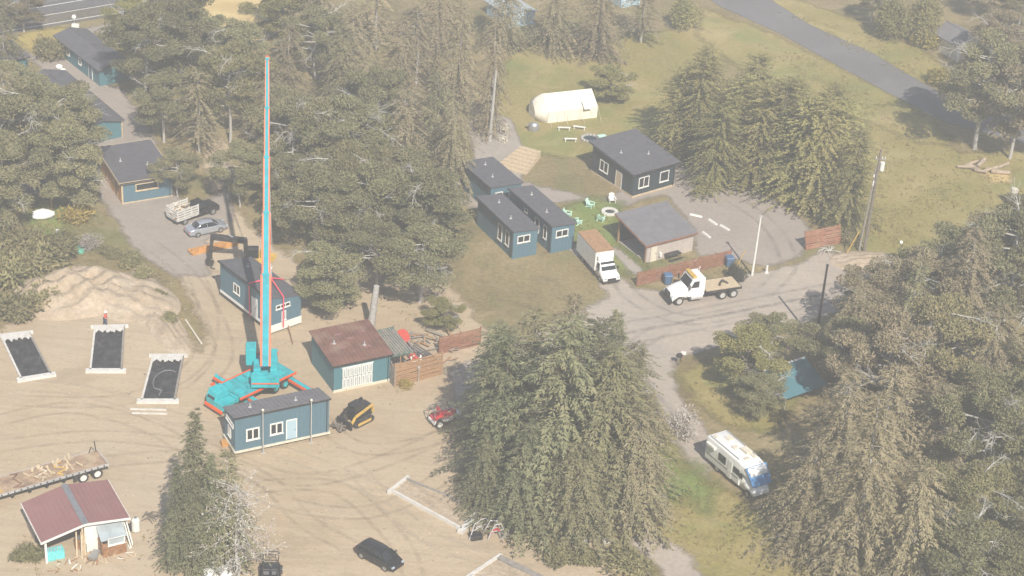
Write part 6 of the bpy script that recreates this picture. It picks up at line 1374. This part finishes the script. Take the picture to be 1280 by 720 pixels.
t = thing('utility_pole', 'short dark pole rising from the shaded trees by the road shoulder', 'utility pole', G(1019, 428)); MB().cyl((0, 0, 0), (0, 0, 9.3), .17, .11, n=10).build('pole', 'black_metal', t); MB().box(-.12, .12, -.12, .12, 9.3, 9.4).build('cap', 'black_metal', t)
tag(MB().cyl((0, 0, 0), (1.1, .2, 3.0), .07, n=6).build('guy_guard', 'yellow', loc=G(1057, 319)), 'yellow guy wire guard between the slanted fence and the utility pole', 'guy guard')
tag(MB().cyl((0, 0, 0), (.9, .2, 2.4), .05, n=6).build('guy_guard', 'yellow', loc=G(919, 336)), 'yellow guy wire guard beside the two dark shrubs', 'guy guard')
tag(MB().cyl((0, 0, 0), (.15, 0, 2.3), .55, .45, n=14).build('stump', 'cream', loc=G(1263, 257)), 'thick pale stump standing in the meadow', 'stump')
tag(MB().cyl((0, 0, -.1), (.5, .1, 5.2), .42, .3, n=12).build('bare_trunk', 'grey_bark', loc=G(463, 412)), 'pale bare trunk standing behind the workshop roof', 'trunk')
tag(MB().cyl((0, 0, -.1), (.3, .1, 9.5), .24, .13, n=10).build('bare_trunk', 'grey_bark', loc=G(612, 176)), 'tall pale bare trunk beside the upper ring of chairs', 'trunk')
tag(MB().ball((0, 0, .22), .22).build('ball', 'white_clean', loc=G(1126, 305)), 'small white ball on the meadow', 'ball')
for i, (p, l) in enumerate((((870, 270), 10), ((891, 278), -25), ((906, 285), -20), ((883, 294), -28))):
    tag(MB().prism([(-.16, 0), (.16, 0), (.1, .16), (-.1, .16)], -.75, .75).build('parking_block', 'white_paint', loc=G(*p), rz=R(60 + l)), ['white parking block furthest back on the parking area', 'second white parking block from the back', 'rightmost white parking block', 'white parking block nearest the carport fence'][i], 'parking block', 'parking blocks')
def bin_(px, label):
    t = thing('waste_bin', label, 'bin', G(*px), R(15), 'blue waste bins'); MB().hexa([(-.34, -.3, .1), (.34, -.3, .1), (.34, .3, .1), (-.34, .3, .1), (-.44, -.4, 1.15), (.44, -.4, 1.15), (.44, .4, 1.15), (-.44, .4, 1.15)]).build('body', 'blue_plastic', t, .03)
    MB().hexa([(-.47, -.45, 1.15), (.47, -.45, 1.15), (.47, .43, 1.15), (-.47, .43, 1.15), (-.4, -.38, 1.27), (.4, -.38, 1.27), (.4, .36, 1.3), (-.4, .36, 1.3)]).build('lid', 'blue_plastic', t)
    for s_ in (-1, 1): MB().cyl((s_ * .36, .3, .12), (s_ * .44, .3, .12), .12, n=12).build('wheel', 'rubber', t)
bin_((834, 355), 'blue waste bin in front of the truck bonnet'); bin_((911, 333), 'blue waste bin at the right end of the long slatted fence')
def chair(px, rz, matk, label, group):
    t = thing('garden_chair', label, 'chair', G(*px), R(rz), group)
    m = MB()
    for k in range(5): y = -.3 + .125 * k; m.hexa([(-.3, y, .36 - .02 * k), (.3, y, .36 - .02 * k), (.3, y + .1, .345 - .02 * k), (-.3, y + .1, .345 - .02 * k), (-.3, y, .385 - .02 * k), (.3, y, .385 - .02 * k), (.3, y + .1, .37 - .02 * k), (-.3, y + .1, .37 - .02 * k)])
    m.build('seat', matk, t); m = MB()
    for k in range(5): x = -.24 + .12 * k; m.beam((x * .85, .28, .28), (x * 1.15, .62, 1.05 - abs(k - 2) * .06), .10, .025, up=(0, 1, 0))
    m.build('backrest', matk, t)
    for s_ in (-1, 1):
        MB().box(s_ * .38 - .07, s_ * .38 + .07, -.38, .42, .56, .59).build('armrest', matk, t)
        MB().box(s_ * .34 - .03, s_ * .34 + .03, -.34, -.24, 0, .56).build('leg', matk, t); MB().beam((s_ * .34, -.28, .33), (s_ * .34, .5, .04), .05, .09).box(s_ * .36 - .025, s_ * .36 + .025, .3, .38, .1, .56).build('leg', matk, t)
    return t
g_ = 'chairs round the lawn fire pit'
for px, a0, mk, lb in (((765, 253), 10, 'white_paint', 'white garden chair furthest back round the lawn fire pit'), ((738, 259), 60, 'mint', 'mint garden chair upper left of the lawn fire pit'), ((710, 271), 75, 'mint', 'mint garden chair at the left edge of the lawn'), ((722, 280), 130, 'mint', 'mint garden chair beside the rightmost blue cabin corner'), ((751, 276), 160, 'mint', 'mint garden chair directly below the lawn fire pit')): chair(px, a0, mk, lb, g_)
g_ = 'chairs by the tall trunk'
for px, a0, lb in (((607, 166), 60, 'cream garden chair touching the tall bare trunk'), ((618, 163), 20, 'cream garden chair furthest back right of the tall trunk'), ((630, 165), -20, 'cream garden chair rightmost right of the tall trunk'), ((629, 177), -120, 'cream garden chair nearest the camera in the upper ring')): chair(px, a0, 'cream', lb, g_)
chair((870, 338), 0, 'white_paint', 'white garden chair behind the cab of the flatbed truck', 'chairs by the fence')
t = thing('fire_pit', 'round stone fire pit on the small lawn beside the carport', 'fire pit', G(762, 266))
m = MB()
for k in range(14):
    a0 = 2 * PI * k / 14; m.box(.8 * math.cos(a0) - .2, .8 * math.cos(a0) + .2, .8 * math.sin(a0) - .18, .8 * math.sin(a0) + .18, 0, .3)
m.build('stone_ring', 'foam', t, .05); MB().cyl((0, 0, 0), (0, 0, .12), .62, n=18).build('ash', 'dark_siding', t)
t = thing('picnic_mat', 'turquoise sun bed by the dark pavilion on the campsite', 'sun bed', G(757, 178), R(-65)); MB().box(-1.5, 1.5, -.55, .55, .3, .45).build('mattress', 'mint', t, .05)
for x in (-1.3, 1.3):
    for y in (-.45, .45): MB().box(x - .04, x + .04, y - .04, y + .04, 0, .3).build('leg', 'white_paint', t)
t = thing('covered_grill', 'grey white covered barbecue in front of the canvas tent', 'barbecue', G(667, 163)); MB().loft([[(k * .7 * math.cos(a1), k * .5 * math.sin(a1), z) for a1 in [2 * PI * i / 14 for i in range(14)]] for k, z in ((1, .02), (1.05, .6), (.8, 1.0), (.2, 1.15))]).build('cover', 'steel', t); MB().box(-.9, -.66, -.2, .2, .75, .8).build('side_shelf', 'grey_wood', t)
t = thing('fire_ring', 'dark oval fire ring between the tent and the pavilion', 'fire pit', G(738, 174)); m = MB()
for k in range(16): a0 = 2 * PI * k / 16; m.ball((1.1 * math.cos(a0), 1.0 * math.sin(a0), .12), .22, nu=8, nv=5)
m.build('stone_ring', 'stone', t); MB().cyl((0, 0, 0), (0, 0, .08), .9, n=18).build('ash', 'dark_siding', t)
for i, (p, rz_) in enumerate((((705, 163), 5), ((713, 177), 8), ((724, 162), -10))): tag(MB().box(-.8, .8, -.14, .14, .38, .45).box(-.7, -.6, -.12, .12, 0, .38).box(.6, .7, -.12, .12, 0, .38).build('bench', 'white_paint', loc=G(*p), rz=R(rz_)), ['white bench right in front of the tent door', 'white bench nearest the dark pavilion', 'white bench right of the tent door bench'][i], 'bench', 'camp benches')
m = MB()
for k in range(7): m.box(-2.2 + .12 * k, 1.9 - .1 * k, .75 * k, .75 * k + .7, .0, .14 + .14 * k)
tag(m.build('timber_steps', 'pale_wood', loc=G(640, 214), rz=R(-25)), 'curved pale timber steps above the blue cabins', 'steps')
# log pile
for k in range(11):
    x = -2.6 + .52 * k; rr = random.Random(k); tag(MB().cyl((0, 0, .25), (rr.uniform(1.2, 2.4), rr.uniform(-.5, .5), .25 + rr.uniform(0, .4)), rr.uniform(.16, .28), n=10).build('log', 'log', loc=G(1222, 212) + Vector((x, rr.uniform(-.8, .8), 0)), rz=rr.uniform(-1, 1)), 'cut log in the pile under the brown pine by the meadow', 'log', 'logs in the meadow pile')
sheet('sawdust', [(1225, 214), (1262, 216), (1264, 228), (1240, 230)], .024, g_gold, cell=.5, margin=1)
m = MB()
for k in range(14):
    rr = random.Random(k + 9); a0 = rr.uniform(0, 6.3); m.tube([(0, 0, .1), (.7 * math.cos(a0), .7 * math.sin(a0), rr.uniform(.1, .6)), (1.4 * math.cos(a0 + .4), 1.4 * math.sin(a0 + .4), .1)], .06, 5, 0, .02)
tag(m.build('driftwood', 'dead', loc=G(1037, 315)), 'bleached driftwood branches on the grass before the slanted fence', 'driftwood')
t = thing('mailbox', 'dark mailbox post on the corner of the side road', 'mailbox', G(848, 457)); MB().cyl((0, 0, 0), (0, 0, 1.1), .06, n=8).build('post', 'bark', t); MB().prism([(-.3, 1.1), (.3, 1.1), (.3, 1.32), (.15, 1.42), (-.15, 1.42), (-.3, 1.32)], -.16, .16).build('box', 'black_metal', t)
t = thing('mailbox', 'white mailbox right next to the dark one on the side road corner', 'mailbox', G(853, 453)); MB().cyl((0, 0, 0), (0, 0, 1.0), .05, n=8).build('post', 'wood', t); MB().prism([(-.25, 1.0), (.25, 1.0), (.25, 1.25), (-.25, 1.25)], -.15, .15).build('box', 'white_paint', t)
tag(MB().cyl((0, 0, 0), (0, 0, .9), .12, n=8).box(-.2, .2, -.2, .2, 0, .12).build('bollard', 'white_paint', loc=G(958, 341)), 'white bollard right of the slim white pole', 'bollard')
t = thing('roadside_sign', 'white sign box beside the highway edge', 'sign', G(95, 42)); MB().box(-.5, .5, -.25, .25, .1, 1.4).build('box', 'white_paint', t, .03); MB().cyl((-.45, 0, 0), (-.45, 0, .12), .05, n=6).cyl((.45, 0, 0), (.45, 0, .12), .05, n=6).build('foot', 'black_metal', t)
t = thing('round_sign', 'round white reflector sign on a post at the highway edge', 'sign', G(93, 31)); MB().cyl((0, 0, 0), (0, 0, 1.0), .04, n=6).build('post', 'galv', t); MB().cyl((0, -.03, 1.2), (0, .03, 1.2), .3, n=16).build('disc', 'white_clean', t)
for i, (p, rr_) in enumerate((((74, 86), .5), ((79, 91), .45), ((79, 97), .4))): tag(MB().ball((0, 0, .3), rr_, rr_ * .7, .34, nu=10, nv=6).build('sack', 'white_clean', loc=G(*p)), ['white sack furthest left of three behind the long building', 'middle white sack behind the long building', 'white sack nearest the long building roof'][i], 'sack', 'white sacks')
t = thing('tarpaulin', 'round green tarpaulin in the scrub above the sandy bank', 'tarpaulin', G(94, 314)); MB().loft([[(k * 1.1 * math.cos(a1), k * .8 * math.sin(a1), z) for a1 in [2 * PI * i / 18 for i in range(18)]] for k, z in ((1, .02), (.98, .35), (.7, .5), (.1, .55))]).build('sheet', 'green_tarp', t); MT['green_bright'] = mat('green_bright', (.08, .30, .22), .6, .3, 1.5); t.children[0].data.materials[0] = MT['green_bright']
tag(MB().ball((0, 0, .25), .25).build('ball', 'white_clean', loc=G(72, 291)), 'white ball in the scrub below the garden lawn', 'ball')
for i, p in enumerate(((731, 681), (756, 681))): tag(MB().ball((0, 0, .35), .22, .2, .5, nu=8, nv=6).ball((.2, .1, .2), .22, nu=8, nv=5).build('stone', 'white_paint', loc=G(*p)), ['left of two white stones at the foot of the central spruces', 'right of two white stones at the foot of the central spruces'][i], 'stone', 'white stones')
# compound contents
t = thing('cable_reel', 'bright red reel in the scrap compound', 'reel', G(503, 428), R(20)); MB().cyl((0, -.35, .7), (0, -.25, .7), .7, n=20).cyl((0, .25, .7), (0, .35, .7), .7, n=20).build('flange', 'hot_red', t); MB().cyl((0, -.25, .7), (0, .25, .7), .35, n=16).build('core', 'hot_red', t)
for k in range(5):
    a, rz, L_ = along((507 + 3 * k, 440 - 1.5 * k), (532 + 3 * k, 462 - 1.5 * k)); tag(MB().beam((0, 0, .4), (L_, 0, .9), .12, .12).build('steel_tube', 'steel', loc=a, rz=rz), 'grey steel tube on the rack in the scrap compound', 'tube', 'tubes on the compound rack')
tag(MB().box(-.9, .9, -.25, .25, .1, .7).box(-.3, .3, -.6, -.25, .1, .5).build('machine_frame', 'hot_red', loc=G(519, 452), rz=R(-50), bevel=.05), 'orange red machine frame inside the scrap compound', 'frame')
m = MB()
for k in range(16): rr = random.Random(k + 77); p = Vector((rr.uniform(-.9, .9), rr.uniform(-.7, .7), rr.uniform(.2, 1.5))); m.beam(p, p + Vector((rr.uniform(-.5, .5), rr.uniform(-.4, .4), rr.uniform(-.6, .6))), .16, .08)
tag(m.build('white_scrap', 'white_clean', loc=G(526, 462)), 'heap of white scrap behind the compound fence', kind='stuff')
m = MB()
for k in range(90): rr = random.Random(k + 177); p = Vector((rr.uniform(-4, 4.5), rr.uniform(-1, 5), rr.uniform(.05, .5))); a0 = rr.uniform(0, PI); l = rr.uniform(.3, 2.2); m.beam(p, p + Vector((l * math.cos(a0), l * math.sin(a0), rr.uniform(-.05, .25))), rr.uniform(.05, .2), .05, rr.choice([0, 0, 1, 2]))
tag(m.build('scrap_pile', ['grey_wood', 'wood', 'steel'], loc=G(512, 452)), 'mixed scrap timber and metal lying in the fenced compound', kind='stuff')
# metal frames heap by the central trees
t = thing('frame_stack', 'heap of bare metal frames with a red cross bar under the central trees', 'frame stack', G(616, 668), R(20))
for k, (x, y, a0) in enumerate(((-1.5, .1, .5), (-.8, .5, .2), (0, 0, -.3), (.7, .4, .6), (.2, -.6, .1))):
    ca, sa = math.cos(a0), math.sin(a0); m = MB()
    m.tube([(x - .9 * ca, y - .9 * sa, .05), (x - .3 * ca, y - .3 * sa, 1.5), (x + .3 * ca, y + .3 * sa, 1.5), (x + .9 * ca, y + .9 * sa, .05)], .055, 6).tube([(x - .6 * ca, y - .6 * sa, .8), (x + .6 * ca, y + .6 * sa, .8)], .045, 6); m.build('frame', 'galv', t)
MB().beam((-.5, -.6, .6), (.9, .1, .8), .14).beam((.0, .2, .3), (.3, -.8, 1.0), .14).build('cross_bar', 'red', t); MB().box(-2.2, -1.1, -.6, .3, 0, .5).build('pump', 'black_metal', t, .06); MB().box(.4, 1.9, -.9, .1, .05, .25).build('pallet', 'grey_wood', t)

# ------------------------------------------------------------------ ground cover and pebbles
def scatter(name, polys_px, n, matk, label, size=(.15, .35), seed=3, avoid=None, kind='grass', z=.02):
    rs = np.random.default_rng(seed); P = []
    for poly in polys_px:
        pl = np.array([tuple(G(*p)[:2]) for p in poly]); a0, b0 = pl.min(0), pl.max(0); k = int(n * np.prod(b0 - a0) / 1000)
        pts = rs.uniform(a0, b0, (k, 2)); pts = pts[sdf(pl, pts[:, 0], pts[:, 1]) > 0]
        # clumping
        f = np.sin(pts[:, 0] * .9 + 2 * np.sin(pts[:, 1] * .35)) * np.cos(pts[:, 1] * .7 + 1.5 * np.sin(pts[:, 0] * .5)) + rs.normal(size=len(pts)) * .45
        P.append(pts[f > .1])
    P = np.concatenate(P); P = np.c_[P, np.full(len(P), z)]
    if kind == 'grass':
        P = np.repeat(P, 4, 0) + rs.normal(size=(len(P) * 4, 3)) * [.12, .12, 0]; D = rs.normal(size=P.shape) * [.7, .7, .2] + [0, 0, .9]; D[:, 2] = np.abs(D[:, 2]) + .1
        me = leafmesh(P, D, rs.uniform(*size, len(P)), rs.uniform(.06, .12, len(P)), name, matk, rs); o = bpy.data.objects.new(name, me); COL.objects.link(o)
    else:
        m = MB()
        for p in P:
            r = rs.uniform(*size); q = [(p[0] + r * math.cos(a1) * rs.uniform(.7, 1.2), p[1] + r * math.sin(a1) * rs.uniform(.7, 1.2)) for a1 in (0, 1.4, 2.9, 4.4)]
            m.add([(x, y, 0) for x, y in q] + [(p[0], p[1], r * .7)], [(0, 1, 4), (1, 2, 4), (2, 3, 4), (3, 0, 4)])
        o = m.build(name, matk)
    return tag(o, label, kind='stuff')
scatter('grass_tufts', [[(842, 468), (880, 452), (930, 440), (1000, 500), (960, 545), (905, 530)], [(795, 500), (835, 548), (870, 590), (950, 640), (1010, 690), (1060, 740), (890, 740), (835, 690), (780, 640)],
    [(1010, 270), (1090, 200), (1080, 140), (1140, 160), (1280, 200), (1280, 292), (1120, 330)], [(700, 262), (740, 248), (775, 255), (776, 300), (810, 335), (745, 310)], [(960, 10), (1150, 60), (1240, 120), (1110, 88)], [(940, 50), (1020, 75), (1150, 150), (1080, 150)],
    [(0, 290), (130, 260), (190, 330), (90, 335), (0, 420)], [(30, 250), (88, 256), (85, 290), (40, 290)], [(800, 320), (905, 325), (925, 340), (800, 358)], [(1040, 318), (1075, 318), (1120, 330), (1060, 335)]], 3600, 'grass_leaf', 'short uneven grass on the verges and meadow', seed=5)
scatter('yard_weeds', [[(60, 330), (230, 330), (260, 430), (215, 420), (170, 380), (60, 400)], [(0, 660), (60, 640), (60, 720), (0, 720)], [(150, 660), (200, 640), (210, 700), (165, 705)], [(380, 380), (560, 340), (600, 430), (480, 400), (400, 410)], [(470, 480), (560, 470), (560, 485), (480, 495)], [(680, 690), (800, 690), (830, 720), (690, 720)]], 1300, 'grass_leaf', 'dry weeds at the rims of the sandy yard', seed=15)
scatter('pebbles', [[(0, 480), (250, 450), (420, 570), (600, 560), (620, 640), (800, 700), (800, 720), (0, 720)], [(180, 320), (330, 330), (300, 440), (250, 440)]], 260, 'pale_wood', 'small clods and stones strewn over the sandy yard', (.04, .11), 8, kind='stones')
scatter('soil_clods', [[(180, 430), (470, 500), (620, 520), (600, 640), (380, 600), (320, 720), (60, 720), (60, 560)]], 120, 'bark', 'dark soil clods and bark chips on the sandy yard', (.05, .16), 18, kind='stones')
scatter('gravel_stones', [[(760, 372), (1120, 335), (1280, 300), (1280, 340), (980, 410), (840, 450), (700, 470)], [(870, 215), (1000, 290), (960, 330), (870, 300)]], 300, 'stone', 'loose stones on the gravel road and parking area', (.04, .10), 9, kind='stones')

# ------------------------------------------------------------------ even volume added to imitate a flat white veil, lifts the darks
HZ = 0.00098
m = MB().box(-GX - 6, GX + 6, -156, 2 * GX - 144, -1, 108)
me_ = m.build('veil_haze', 'stone'); me_['kind'] = 'stuff'
hm = bpy.data.materials.new('veil_haze'); hm.use_nodes = True; ht = hm.node_tree; ht.nodes.remove(ht.nodes['Principled BSDF'])
pv = ht.nodes.new('ShaderNodeVolumePrincipled'); pv.inputs['Density'].default_value = HZ; pv.inputs['Color'].default_value = (.93, .94, .96, 1); pv.inputs['Anisotropy'].default_value = 0.0
ht.links.new(pv.outputs[0], ht.nodes['Material Output'].inputs['Volume']); me_.data.materials[0] = hm
